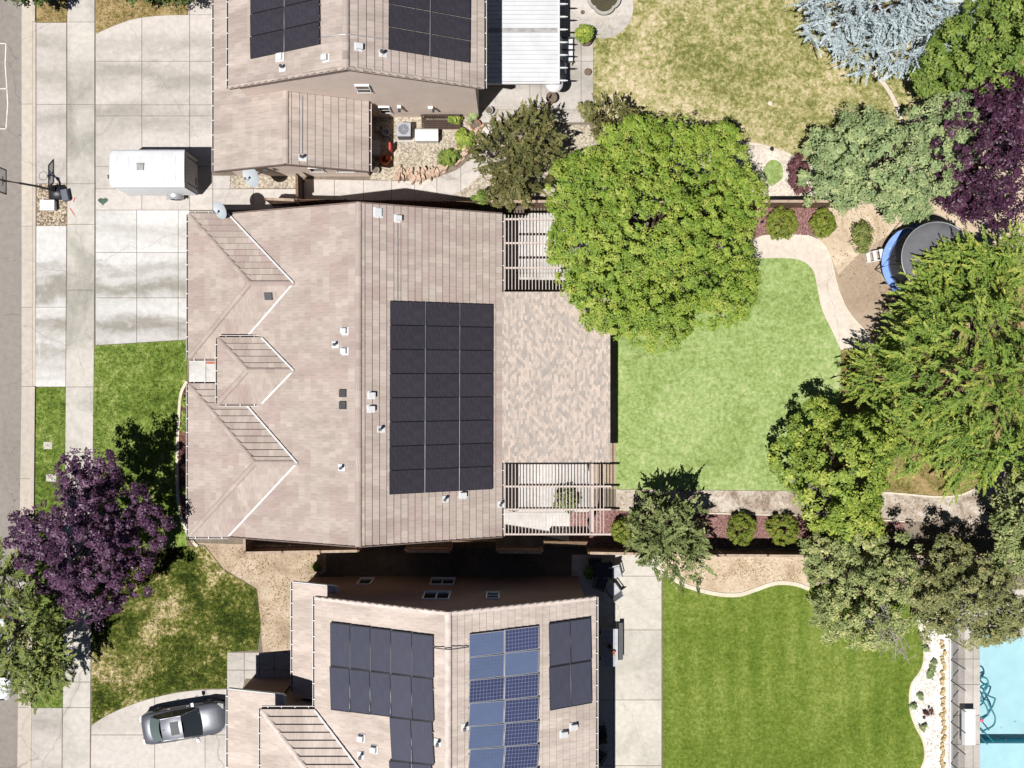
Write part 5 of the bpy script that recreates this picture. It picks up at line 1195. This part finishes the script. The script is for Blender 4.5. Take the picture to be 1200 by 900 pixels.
for u, v, rz, w, lab in ((666, 52, 90, .6, 'white patio seat beyond the patio cover, upper one of the pair'), (666, 66, 90, .6, 'white patio seat beyond the patio cover, lower one of the pair')):
    p = P(u, v, .5); patio_chair(lab, p.x-.05, p.y, math.radians(rz+180), M['white'], M['charcoal'], TG)
p = P(658, 80, .9); g_ = wthing('barbecue', 'grey barbecue cart under the edge of the white patio cover', 'barbecue', (p.x, p.y, 0))
m = MB(); m.box(p.x-.28, p.x+.28, p.y-.33, p.y+.33, .1, .8); m.build('cabinet', M['rail'], g_)
m = MB(); rows = [[(p.x+.27*math.cos(t_), y_, .8+.2*math.sin(t_)) for t_ in np.linspace(0, math.pi, 9)] for y_ in (p.y-.3, p.y+.3)]; m.grid(rows); m.face(rows[0]); m.face(rows[1][::-1]); m.build('lid', M['steel'], g_)
m = MB(); m.box(p.x+.1, p.x+.26, p.y-.6, p.y-.34, .74, .78); m.box(p.x+.1, p.x+.26, p.y+.34, p.y+.6, .74, .78); m.build('side_shelf', M['white'], g_)
# ------------------------------------------------------------------ trees and plants
LEAF = {
 'magenta': m_leaf('leaf_magenta', [(0, (.022,.006,.018)), (.5, (.062,.020,.045)), (.85, (.11,.042,.078)), (1, (.17,.08,.12))], .12, .42),
 'lime': m_leaf('leaf_lime', [(0, (0.075,0.136,0.014)), (.35, (0.180,0.280,0.033)), (.7, (0.287,0.361,0.050)), (1, (0.426,0.424,0.109))]),
 'olive_brown': m_leaf('leaf_olive_brown', [(0, (0.059,0.067,0.023)), (.5, (0.141,0.141,0.046)), (.85, (0.233,0.200,0.069)), (1, (0.333,0.250,0.108))], .1),
 'blue': m_leaf('leaf_blue', [(0, (0.232,0.290,0.308)), (.5, (0.406,0.478,0.504)), (1, (0.580,0.652,0.672))], .1),
 'green': m_leaf('leaf_green', [(0, (0.070,0.116,0.018)), (.5, (0.163,0.244,0.040)), (1, (0.327,0.372,0.091))]),
 'sage': m_leaf('leaf_sage', [(0, (0.130,0.190,0.080)), (.5, (0.270,0.348,0.150)), (.85, (0.389,0.442,0.194)), (1, (0.519,0.506,0.265))]),
 'purple': m_leaf('leaf_purple', [(0, (0.034,0.013,0.033)), (.5, (0.085,0.035,0.074)), (.85, (0.147,0.070,0.126)), (1, (0.231,0.125,0.192))], .12, .42),
 'maroon': m_leaf('leaf_maroon', [(0, (0.072,0.026,0.031)), (.5, (0.131,0.051,0.056)), (1, (0.203,0.087,0.084))], .1),
 'gold': m_leaf('leaf_gold', [(0, (0.059,0.119,0.017)), (.4, (0.170,0.267,0.040)), (.75, (0.322,0.376,0.067)), (.93, (0.502,0.472,0.101)), (1, (0.662,0.515,0.134))]),
 'mid': m_leaf('leaf_mid', [(0, (0.076,0.139,0.022)), (.5, (0.229,0.313,0.043)), (.8, (0.379,0.428,0.075)), (1, (0.505,0.511,0.128))]),
 'juniper': m_leaf('leaf_juniper', [(0, (0.078,0.110,0.038)), (.5, (0.202,0.245,0.085)), (1, (0.379,0.400,0.162))], .1),
 'greygreen': m_leaf('leaf_greygreen', [(0, (0.110,0.146,0.050)), (.5, (0.273,0.318,0.114)), (.85, (0.463,0.463,0.183)), (1, (0.711,0.608,0.343))]),
 'olive': m_leaf('leaf_olive', [(0, (0.091,0.099,0.035)), (.5, (0.220,0.233,0.085)), (.85, (0.348,0.330,0.133)), (1, (0.496,0.411,0.212))]),
 'street': m_leaf('leaf_street', [(0, (0.054,0.085,0.019)), (.5, (0.166,0.210,0.045)), (.85, (0.289,0.305,0.084)), (1, (0.419,0.378,0.139))]),
 'boxwood': m_leaf('leaf_boxwood', [(0, (0.067,0.107,0.012)), (.5, (0.167,0.213,0.024)), (1, (0.316,0.304,0.054))]),
 'dark': m_leaf('leaf_dark', [(0, (0.022,0.043,0.010)), (.5, (0.058,0.102,0.020)), (1, (0.131,0.174,0.042))]),
}
def leaf_quads(p, nrm, tng, ll, lw, sc=None):
    n = len(p); b = unit(np.cross(nrm, tng)); ll = ll*rng.uniform(.65, 1.3, (n, 1))*(sc if sc is not None else 1.0); lw = lw*rng.uniform(.7, 1.25, (n, 1))*(sc if sc is not None else 1.0)
    return np.stack([p - tng*ll*.5, p + b*lw*.5 + tng*ll*.08, p + tng*ll*.5, p - b*lw*.5 + tng*ll*.08], 1)
def crown_radius(seed, amp=.13):
    r = np.random.default_rng(seed); K = r.normal(size=(9, 3))*2.4; ph = r.uniform(0, 6.28, 9)
    return lambda d: 1 + amp*np.sin(d @ K.T + ph).sum(-1)/2.1
def build_tree(name, label, cat, u, v, ru, rv, zc, rz, leaf, style='broad', n=300, k=60, cr=.45, ll=.17, lw=.1, seed=1, group=None, lobes=None, bark='bark', trunk=True, amp=.13, base=None, upb=.55, limbs=9, spray=1.0, droop=.25, lowcut=-.45, lean=(0, 0)):
    global rng
    rng = np.random.default_rng(seed); rr_ = random.Random(seed)
    c = P(u, v, zc); s = (H-zc)/F; R = np.array([ru*s, rv*s, rz]); C0 = np.array(c)
    bx_, by_ = (P(*base).x, P(*base).y) if base else (c.x, c.y)
    t = wthing(name, label, cat, (bx_, by_, 0), group); org = np.array((bx_, by_, 0))
    L = [(C0, R, 1.0)] 
    for (lu, lv, lr, lz) in (lobes or []):
        q = P(lu, lv, lz); ss = (H-lz)/F; L.append((np.array(q), np.array((lr*ss, lr*ss, lr*ss*.75)), (lr*ss)**2/(R[0]*R[1])*1.2))
    wts = np.array([l[2] for l in L]); wts /= wts.sum()
    if lobes: wts[0] = min(wts[0], .75); wts /= wts.sum()
    cnt = np.maximum((wts*n).astype(int), 1)
    pos, dr, ctr = [], [], []
    for i, ((cc, RR, w), m_) in enumerate(zip(L, cnt)):
        d = unit(rng.normal(size=(m_*3, 3))); d = d[d[:, 2] > lowcut][:m_]; f = crown_radius(seed*10+i, amp)(d)[:, None]
        rad = np.where(rng.random((len(d), 1)) < .8, rng.uniform(.80, 1.0, (len(d), 1)), rng.uniform(.35, .8, (len(d), 1)))
        pos.append(cc + d*RR*f*rad); dr.append(d)
    pos = np.concatenate(pos); dr = np.concatenate(dr)
    pos[:, 2] = np.maximum(pos[:, 2], .25 if trunk else .06)
    N = len(pos); crnd = rng.uniform(0, 1, (N, 1))
    if style == 'broad':
        off = unit(rng.normal(size=(N, k, 3))); off[..., 2] = np.where(off[..., 2] < -.25, -off[..., 2], off[..., 2])
        size = rng.uniform(.65, 1.3, (N, 1, 1))*cr
        p = pos[:, None] + off*size*rng.uniform(.45, 1.0, (N, k, 1))*np.array((1, 1, .75))
        nr = unit(off*.7 + dr[:, None]*.35 + np.array((0, 0, upb)) + rng.normal(size=p.shape)*.38)
        tg = unit(np.cross(nr, rng.normal(size=p.shape)))
        rnd = crnd*.55 + rng.uniform(0, 1, (N, k))*.45
    else:
        ax = dr*np.array((.55, .55, .4)); ax[:, 2] += -droop*.7 + rng.normal(size=N)*.18; ax[:, :2] += rng.normal(size=(N, 2))*.5 + np.array(lean); ax = unit(ax)
        if style == 'spike': ax = unit(ax*np.array((1, 1, 0))*.8 + np.array((0, 0, .7)) + rng.normal(size=ax.shape)*.3)
        Ls = cr*2.2*spray*rng.uniform(.6, 1.35, (N, 1))
        tt = rng.uniform(-.35, 1, (N, k)); side = unit(np.cross(ax, np.array((0, 0, 1.0)))); up = np.cross(side, ax)
        wid = cr*.42*(1.05-np.clip(tt, 0, 1))
        p = pos[:, None] + ax[:, None]*(tt*Ls)[..., None] + side[:, None]*(wid*rng.uniform(-1, 1, (N, k)))[..., None] + up[:, None]*(wid*.35*rng.uniform(-1, 1, (N, k)))[..., None]
        tg = unit(ax[:, None] + side[:, None]*(rng.uniform(-.8, .8, (N, k)))[..., None] + rng.normal(size=p.shape)*.22)
        nr = unit(up[:, None]*1.0 + rng.normal(size=p.shape)*.5 + np.array((0, 0, .4))); nr = unit(nr - tg*(nr*tg).sum(-1, keepdims=True))
        rnd = np.clip(crnd*.4 + rng.uniform(0, 1, (N, k))*.4 + np.clip(tt, 0, 1)*.25, 0, 1)
    p = p.reshape(-1, 3); nr = nr.reshape(-1, 3); tg = tg.reshape(-1, 3); rnd = rnd.reshape(-1); sc = np.repeat(rng.uniform(.65, 1.4, (N, 1)), k, 1).reshape(-1, 1)
    keep = p[:, 2] > .05; p, nr, tg, rnd, sc = p[keep], nr[keep], tg[keep], rnd[keep], sc[keep]
    q = leaf_quads(p, nr, tg, ll, lw, sc)
    quad_cloud('crown' if trunk else 'foliage', q, rnd, LEAF[leaf], t, org)
    if trunk:
        m = MB(); top = C0 + np.array((0, 0, R[2]*.25)); r0 = .035*max(R[0], R[1]) + .06
        m.tube([(bx_, by_, -.1), (bx_+.02, by_, .3), (bx_*.6+top[0]*.4, by_*.6+top[1]*.4, top[2]*.45), tuple(top)], [r0*1.3, r0, r0*.8, r0*.25], 10)
        m.build('trunk', M[bark], t)
        idx = rng.choice(N, min(limbs*2, N), False)
        m = MB()
        for i in idx:
            h_ = rng.uniform(.3, .8); s_ = np.array((bx_, by_, 0))*(1-h_) + top*h_ if True else top
            e = pos[i]; mid_ = s_*.5 + e*.5 + np.array((0, 0, .15*R[2]))
            m.tube([tuple(s_), tuple(mid_), tuple(e)], [r0*.42, r0*.26, r0*.07], 6)
        m.build('limbs', M[bark], t)
    else:
        m = MB()
        for i in rng.choice(N, min(7, N), False): m.tube([(bx_, by_, 0), tuple((org*.4 + pos[i]*.6) + np.array((0, 0, .05))), tuple(pos[i])], [.025, .016, .006], 5)
        m.build('stem', M['bark'], t)
    return t
TG1 = 'trees of the back yards'
build_tree('broadleaf_tree', 'huge round lime green tree over the middle patio and lawn', 'tree', 766, 270, 121, 128, 5.2, 3.3, 'lime', 'broad', 2600, 40, .27, .13, .07, 3, TG1,
           lobes=[(690, 225, 50, 5.2), (680, 290, 44, 4.8), (715, 345, 46, 4.8), (770, 372, 42, 4.4), (840, 338, 48, 4.8), (858, 235, 42, 5.2), (828, 190, 46, 5.4), (745, 175, 42, 5.4), (768, 268, 62, 7.2)], amp=.05, limbs=14, upb=.8)
build_tree('juniper_tree', 'spiky olive brown conifer beside the curving side walk', 'tree', 611, 186, 46, 46, 2.4, 2.3, 'olive_brown', 'spike', 360, 54, .34, .15, .065, 5, TG1, amp=.2, spray=.85)
build_tree('juniper_tree', 'olive brown shrub tree poking out above the huge lime tree', 'tree', 718, 146, 30, 26, 2.2, 1.8, 'olive_brown', 'spike', 90, 40, .36, .15, .055, 6, TG1, amp=.2, spray=.8)
build_tree('blue_cedar', 'silvery blue cedar with feathery needles at the top edge', 'tree', 1040, -8, 98, 66, 4.6, 3.4, 'blue', 'spray', 900, 46, .27, .17, .036, 8, TG1, lobes=[(975, 25, 34, 3.2), (1015, 55, 32, 3.0), (1110, 25, 40, 3.6), (1060, 55, 32, 3.4)], amp=.16, droop=.15, spray=1.15)
build_tree('broadleaf_tree', 'dense mid green tree right of the blue cedar', 'tree', 1150, 58, 68, 52, 4.6, 3.2, 'green', 'broad', 560, 42, .34, .18, .09, 9, TG1, lobes=[(1095, 88, 28, 3.4), (1190, 20, 44, 4.8)], amp=.14)
build_tree('broadleaf_tree', 'purple leaved tree at the right edge behind the trampoline', 'tree', 1162, 185, 62, 82, 4.2, 3.0, 'magenta', 'broad', 700, 42, .31, .16, .09, 10, TG1, lobes=[(1120, 122, 26, 3.4), (1128, 236, 22, 3.2), (1180, 120, 40, 4.4)], amp=.14)
build_tree('broadleaf_tree', 'grey green sage coloured tree in front of the purple tree', 'tree', 1040, 195, 84, 60, 3.6, 2.8, 'sage', 'broad', 620, 52, .36, .17, .08, 11, TG1, lobes=[(980, 210, 36, 2.8), (1010, 160, 32, 3.2), (1110, 150, 40, 3.8), (1060, 235, 28, 3.0), (1132, 140, 24, 3.8)], amp=.14)
build_tree('conifer', 'wide golden green conifer with drooping feathery branches at the right', 'tree', 1134, 440, 98, 104, 4.4, 4.0, 'gold', 'spray', 1800, 46, .36, .2, .05, 12, TG1, lobes=[(1030, 440, 34, 2.6), (1072, 395, 34, 3.2), (1060, 510, 44, 3.0), (1130, 530, 40, 3.0), (1160, 330, 42, 4.2), (1192, 300, 30, 4.4), (1096, 352, 36, 3.2), (1100, 345, 30, 3.3), (1118, 318, 32, 3.6), (1126, 312, 28, 3.8)], amp=.12, droop=.3, lean=(-.35, -.1))
build_tree('broadleaf_tree', 'yellow green leafy tree at the lower right corner of the green lawn', 'tree', 983, 552, 52, 70, 3.4, 2.8, 'mid', 'broad', 560, 42, .32, .18, .095, 13, TG1, lobes=[(932, 548, 26, 2.6), (955, 500, 28, 2.8), (1000, 610, 34, 3.2), (1012, 520, 30, 3.0)], amp=.16)
build_tree('juniper_tree', 'pointed grey green juniper standing at the bottom fence', 'tree', 778, 622, 42, 46, 2.3, 2.2, 'juniper', 'spike', 330, 54, .36, .16, .065, 14, TG1, amp=.22, spray=.9)
build_tree('broadleaf_tree', 'grey green tree with bare silvery twigs over the mown lawn', 'tree', 1008, 690, 60, 58, 3.2, 2.5, 'greygreen', 'broad', 520, 42, .30, .16, .08, 15, TG1, lobes=[(965, 655, 30, 2.8), (1050, 670, 32, 3.0), (975, 720, 28, 2.6), (1020, 735, 28, 2.4), (1000, 640, 30, 3.0), (1050, 720, 27, 2.4)], amp=.18)
build_tree('broadleaf_tree', 'olive green tree leaning over the end of the pool', 'tree', 1138, 702, 56, 46, 3.4, 2.4, 'olive', 'broad', 460, 42, .30, .16, .08, 16, TG1, lobes=[(1100, 690, 30, 3.0), (1115, 655, 24, 3.0), (1170, 725, 30, 3.2), (1095, 725, 22, 2.6)], amp=.18)
build_tree('broadleaf_tree', 'pale grey green tree at the right edge above the pool', 'tree', 1200, 610, 34, 54, 3.8, 2.6, 'greygreen', 'broad', 220, 46, .38, .17, .085, 17, TG1, lobes=[(1188, 650, 24, 3.4)], amp=.16)
build_tree('broadleaf_tree', 'dark tree at the right edge between the conifer and the pool', 'tree', 1225, 560, 34, 34, 3.8, 2.4, 'dark', 'broad', 150, 46, .4, .18, .09, 18, TG1, amp=.16)
# bare twigs in the grey tree
m = MB(); c0 = P(1045, 728, 3.6); rr = random.Random(3)
for i in range(26):
    a = rr.uniform(1.9, 5.2); L_ = rr.uniform(.8, 2.2); e = c0 + Vector((math.cos(a)*L_, math.sin(a)*L_, rr.uniform(.1, .9)))
    mdd = (c0+e)/2 + Vector((rr.uniform(-.1, .1), rr.uniform(-.1, .1), .15)); m.tube([c0 + Vector((0,0,-.8)), mdd, e], [.035, .022, .008], 5)
    for q in range(3): f = mdd.lerp(e, rr.uniform(.2, .9)); m.tube([f, f + Vector((rr.uniform(-.5, .5), rr.uniform(-.5, .5), rr.uniform(.1, .4)))], [.013, .005], 4)
gt_ = [o for o in bpy.data.objects if o.get('label') == 'grey green tree with bare silvery twigs over the mown lawn'][0]
m.build('bare_branches', M['bark_pale'], gt_, 'bare silvery twigs without leaves')
FG = 'street trees'
build_tree('broadleaf_tree', 'dark purple leaved street tree casting a black shadow over the front lawn', 'tree', 104, 626, 62, 62, 4.9, 3.0, 'purple', 'broad', 780, 40, .29, .15, .09, 21, FG, lobes=[(50, 628, 30, 3.8), (62, 665, 34, 3.8), (150, 610, 36, 4.2), (110, 570, 34, 4.4), (160, 660, 30, 3.8), (115, 680, 36, 3.8), (90, 560, 24, 4.2), (182, 605, 18, 4.4), (32, 620, 20, 3.8), (120, 545, 18, 4.8), (80, 690, 26, 3.8)], amp=.27)
build_tree('broadleaf_tree', 'dense olive green street tree at the left edge below the purple tree', 'tree', 22, 738, 46, 72, 4.0, 2.8, 'street', 'spray', 420, 54, .38, .2, .06, 22, FG, lobes=[(52, 770, 30, 3.2), (55, 710, 26, 3.4), (15, 680, 30, 3.6), (40, 800, 22, 2.6)], amp=.18, droop=.2, spray=.85)
build_tree('broadleaf_tree', 'dark tree at the top edge above the dry front lawn', 'tree', 165, -28, 58, 26, 2.6, 2.0, 'dark', 'broad', 200, 44, .4, .18, .09, 23, FG, amp=.16)
build_tree('broadleaf_tree', 'dark tree at the top left corner over the gutter', 'tree', 12, -24, 26, 22, 3.0, 1.8, 'dark', 'broad', 90, 44, .36, .18, .09, 24, FG, amp=.16)
SG = 'clipped round shrubs in the red mulch'
for u, v, r, lab, sd in ((915, 262, 17.5, 'clipped round green shrub in the upper red mulch, next to the big tree', 31), (962, 262, 16.5, 'clipped round green shrub in the upper red mulch, under the sage tree', 32),
                         (870.5, 620.5, 19.5, 'clipped round green shrub at the bottom fence, next to the juniper', 33), (917.5, 621.5, 19.5, 'clipped round green shrub at the bottom fence, next to the yellow green tree', 34),
                         (731, 622, 17, 'clipped round green shrub tucked left of the juniper', 35)):
    build_tree('shrub', lab, 'shrub', u, v, r*(.84+.05*(sd % 4)), r*(.98-.045*(sd % 3)), .62, .5+.06*(sd % 3), 'boxwood', 'broad', 190, 36, .13, .075, .045, sd, SG, trunk=False, amp=.11, lowcut=-.6)
build_tree('shrub', 'dark maroon shrub beside the pale gravel', 'shrub', 936, 205, 13, 21, .8, .7, 'maroon', 'broad', 110, 36, .2, .1, .06, 41, None, trunk=False, amp=.16)
build_tree('shrub', 'scruffy olive shrub between the pale soil and the trampoline', 'shrub', 1011, 282, 10, 20, .7, .7, 'street', 'broad', 80, 30, .2, .1, .05, 42, None, trunk=False, amp=.25)
PG = 'leafy plants by the top house'
for u, v, r, z_, rz_, lf, lab, sd in ((686, 37, 11.5, .9, .5, 'mid', 'leafy green plant growing in the large clay pot', 51), (687, 129, 9.5, .6, .35, 'olive', 'yellowish plant growing in the patio corner pot', 52),
                         (527, 184, 10, .4, .4, 'green', 'green bush growing among the flagstones', 53), (544, 162, 9, .4, .4, 'mid', 'yellow green bush nearer the red bowl pot', 54), (532, 140, 6, .5, .5, 'mid', 'thin green plant growing through the slatted bench', 55), (554, 136, 5, .6, .3, 'sage', 'pale wispy plant above the red bowl pot', 56),
                         (563, 233, 7, 1.5, .3, 'green', 'small green plant at the left end of the planter box', 57), (588, 236, 17, 1.6, .45, 'olive_brown', 'olive bush filling the planter box', 58), (610, 226, 14, 1.6, .5, 'olive_brown', 'dark olive bush at the right end of the planter box', 59),
                         (665, 586, 13, .5, .4, 'juniper', 'grey leafy plant under the bottom pergola', 60), (690, 671, 5, .4, .3, 'green', 'small plant in the dark gap by the bottom fence', 61), (371, 664, 4, .25, .22, 'green', 'small weed at the bottom house corner', 62)):
    build_tree('plant', lab, 'plant', u, v, r, r, z_, rz_, lf, 'broad', int(26 + r*5), 26, .15 if r > 6 else .1, .12, .06, sd, PG, trunk=False, amp=.28)
WG = 'low plants in the white gravel strip'
for i, (u, v, r) in enumerate(((1085, 760, 3), (1093, 785, 4.5), (1090, 791, 3.5), (1079, 816, 3.5), (1070, 828, 3), (1082, 853, 4), (1095, 776, 2.5), (1086, 836, 5))):
    build_tree('plant', 'low grey green tuft growing in the white gravel strip', 'plant', u, v, r, r, .15, .15, 'sage' if i != 7 else 'maroon', 'broad', 16, 22, .1, .1, .04, 70+i, WG, trunk=False, amp=.3)
LB = [o for o in bpy.data.objects if o.get('label', '').startswith('low grey green tuft')][-1]
LB['label'] = 'brownish withered tuft, the only brown one in the white gravel strip'
BG = 'small flowers in the front mulch bed'
for i, (v, lf) in enumerate(((485, 'gold'), (492, 'gold'), (499, 'gold'), (470, 'mid'), (530, 'maroon'), (545, 'maroon'), (575, 'mid'))):
    build_tree('plant', {'gold': 'yellow green plant in the front mulch bed', 'mid': 'green plant in the front mulch bed', 'maroon': 'dark red plant in the front mulch bed'}[lf], 'plant', 216.5, v, 4, 5, .2, .2, lf, 'broad', 18, 22, .1, .09, .05, 90+i, BG+' '+lf, trunk=False, amp=.3)
# ------------------------------------------------------------------ grass blades (nobody could count them)
def inside(poly, x, y):
    r = np.zeros(len(x), bool); n = len(poly)
    for i in range(n):
        x1, y1 = poly[i]; x2, y2 = poly[(i+1) % n]
        c = ((y1 > y) != (y2 > y)) & (x < (x2-x1)*(y-y1)/((y2-y1) if y2 != y1 else 1e-9) + x1); r ^= c
    return r
def grass(label, poly_px, dens, h, mat, z=.02, seed=1):
    r = np.random.default_rng(seed); poly = [G(*q) for q in poly_px]; a = np.array(poly)
    x0, y0 = np.maximum(a.min(0), (-29.5, -22.5)); x1, y1 = np.minimum(a.max(0), (29.5, 22.5)); n = int((x1-x0)*(y1-y0)*dens)
    x = r.uniform(x0, x1, n); y = r.uniform(y0, y1, n); k = inside(poly, x, y); x, y = x[k], y[k]; n = len(x)
    p = np.stack([x, y, np.full(n, z)], -1); p = np.repeat(p, 3, 0); n = len(p); p[:, :2] += r.normal(size=(n, 2))*.045
    th = r.uniform(0, 6.283, n); d = np.stack([np.cos(th), np.sin(th), np.zeros(n)], -1); s_ = np.stack([-d[:, 1], d[:, 0], np.zeros(n)], -1)
    hh = h*r.uniform(.5, 1.3, (n, 1)); lean = r.uniform(.4, 1.5, (n, 1)); w = .012 + .006*r.random((n, 1))
    tip = p + d*hh*lean + np.array((0, 0, 1.0))*hh
    V = np.stack([p - s_*w, p + s_*w, tip], 1)
    o = quad_cloud('grass', V, r.random(n), mat, tri=True); tag(o, label, 'grass', None, 'stuff')
grass('short blades of the fresh green lawn behind the middle house', [(724, 330), (760, 312), (830, 307), (890, 305), (938, 309), (956, 340), (962, 365), (974, 390), (982, 410), (982, 470), (928, 560), (922, 573), (724, 571)], 30, .03, M['lawn_m'], .026, 1)
grass('blades of the bright green front lawn', [(112, 406), (218, 400), (218, 447), (211, 462), (207, 500), (206, 560), (210, 600), (180, 680), (110, 690)], 110, .06, M['lawn_front'], .03, 2)
grass('blades of the narrow grass strip by the kerb', [(43.5, 455), (76.5, 455), (74, 705), (73, 826), (39, 826), (41, 660)], 110, .06, M['lawn_front'], .03, 3)
grass('tufts of the patchy bottom front lawn', [(109, 690), (150, 650), (215, 640), (240, 642), (260, 670), (298, 692), (304, 730), (300, 760), (266, 763), (265, 804), (239, 805), (205, 809), (165, 819), (130, 833), (109, 846)], 110, .08, M['lawn_patchy'], .03, 4)
grass('dry blades of the yellow lawn behind the top house', [(697, -60), (1200, -60), (1200, 120), (1058, 138), (1038, 178), (960, 197), (943, 189), (915, 175), (885, 167), (850, 164), (697, 164)], 60, .05, M['lawn_dry'], .024, 5)
grass('blades of the mown dark green bottom lawn', [(778, 673), (795, 684), (815, 692), (840, 698), (865, 699), (885, 693), (908, 686), (945, 690), (1040, 682), (1073, 730), (1080, 758), (1078, 782), (1065, 803), (1064, 830), (1070, 850), (1079, 868), (1081, 888), (1076, 920), (778, 920)], 50, .035, M['lawn_b'], .026, 6)
grass('dry litter and weeds on the tan ground beside the bottom front lawn', [(225, 640), (240, 642), (262, 668), (300, 690), (306, 760), (343, 760), (343, 690), (380, 672), (380, 645)], 40, .05, M['straw_bits'], .02, 7)
grass('dry blades in the small top strip by the kerb', [(44, -40), (78, -40), (78, 25), (44, 25)], 100, .06, M['lawn_straw'], .025, 8)
grass('dry blades of the brown front lawn at the top', [(114, -40), (218, -40), (218, 15), (190, 17), (160, 20), (135, 28), (114, 37)], 100, .07, M['lawn_straw'], .025, 9)
grass('straw on the soil above the bottom lawn', [(800, 654), (950, 654), (935, 680), (908, 680), (885, 687), (865, 693), (840, 692), (800, 680)], 40, .05, M['straw_bits'], .02, 10)

LEAF['litter'] = m_leaf('leaf_litter', [(0, (.12,.07,.03)), (.4, (.24,.16,.07)), (.7, (.33,.25,.10)), (1, (.20,.20,.06))], .05)
def litter(label, poly_px, n, z, size, seed):
    r = np.random.default_rng(seed); poly = [G(*q) for q in poly_px]; a = np.array(poly); x0, y0 = a.min(0); x1, y1 = a.max(0)
    x = r.uniform(x0, x1, n*4); y = r.uniform(y0, y1, n*4); dn = np.sin(x*1.7+seed)*np.cos(y*1.9)+r.normal(size=n*4)*.5; k = inside(poly, x, y) & (dn > 0); x, y = x[k][:n], y[k][:n]; n = len(x)
    p = np.stack([x, y, np.full(n, z)+r.uniform(.005, .03, n)], -1); nr = unit(r.normal(size=(n, 3))*.3+np.array((0, 0, 1.0))); tg = unit(np.cross(nr, r.normal(size=(n, 3))))
    global rng
    rng = r; tag(quad_cloud('leaf_litter', leaf_quads(p, nr, tg, size, size*.6), r.random(n), LEAF['litter']), label, 'leaves', None, 'stuff')
litter('fallen leaves on the pale soil under the right hand trees', [(957, 242), (1060, 240), (1100, 290), (1040, 380), (985, 330)], 700, .026, .09, 1)
litter('fallen leaves along the mottled path and red mulch', [(722, 576), (1100, 584), (1100, 636), (722, 632)], 900, .034, .08, 2)
litter('dry leaves on the lower end of the dry yellow lawn', [(900, 90), (1040, 90), (1050, 150), (950, 195), (860, 165)], 500, .03, .08, 3)
litter('leaves scattered on the straw soil above the bottom lawn', [(795, 654), (940, 654), (938, 681), (800, 679)], 350, .024, .08, 4)
litter('leaf scraps on the sidewalk, kerb and street near the purple tree', [(12, 560), (109, 560), (107, 800), (10, 800)], 260, .045, .07, 5)
litter('fallen leaves in the white gravel by the pool fence', [(1072, 740), (1104, 740), (1104, 898), (1074, 898)], 160, .026, .07, 6)
litter('weeds and dead leaves on the tan ground beside the bottom front lawn', [(235, 640), (262, 666), (302, 690), (306, 760), (343, 760), (343, 690), (380, 672), (380, 645)], 600, .024, .09, 7)
litter('dark leaf specks floating on the pool', [(1165, 858), (1198, 852), (1198, 868), (1168, 868)], 14, -.1, .1, 8)
# ------------------------------------------------------------------ camera, sun, sky
cam = bpy.data.cameras.new('camera'); co = bpy.data.objects.new('camera', cam); COL.objects.link(co)
co.location = (0, 0, H); co.rotation_euler = (0, 0, 0)
cam.sensor_fit = 'HORIZONTAL'; cam.sensor_width = 36; cam.lens = F/1200*36; cam.clip_end = 1000
S.camera = co
sd = Vector((-.27, -.325, 1)).normalized()           # towards the sun
sun = bpy.data.lights.new('sun', 'SUN'); sun.energy = SUN; sun.angle = math.radians(.53); sun.color = (1, .975, .945)
so = bpy.data.objects.new('sun', sun); COL.objects.link(so); so.rotation_euler = sd.to_track_quat('Z', 'Y').to_euler()
so.location = (0, 0, 60)
w = bpy.data.worlds.new('World'); S.world = w; w.use_nodes = True; nt = w.node_tree
bg = nt.nodes['Background']; sk = nt.nodes.new('ShaderNodeTexSky'); sk.sky_type = 'NISHITA'; sk.sun_disc = False
sk.sun_elevation = math.asin(sd.z); sk.sun_rotation = math.atan2(sd.x, sd.y)
sk.air_density = .4; sk.dust_density = 0; sk.altitude = 300
nt.links.new(sk.outputs[0], bg.inputs[0]); bg.inputs[1].default_value = SKY
S.view_settings.view_transform = 'Standard'; S.view_settings.look = 'None'; S.view_settings.exposure = EXPO; S.view_settings.gamma = 1
S.view_settings.use_curve_mapping = False
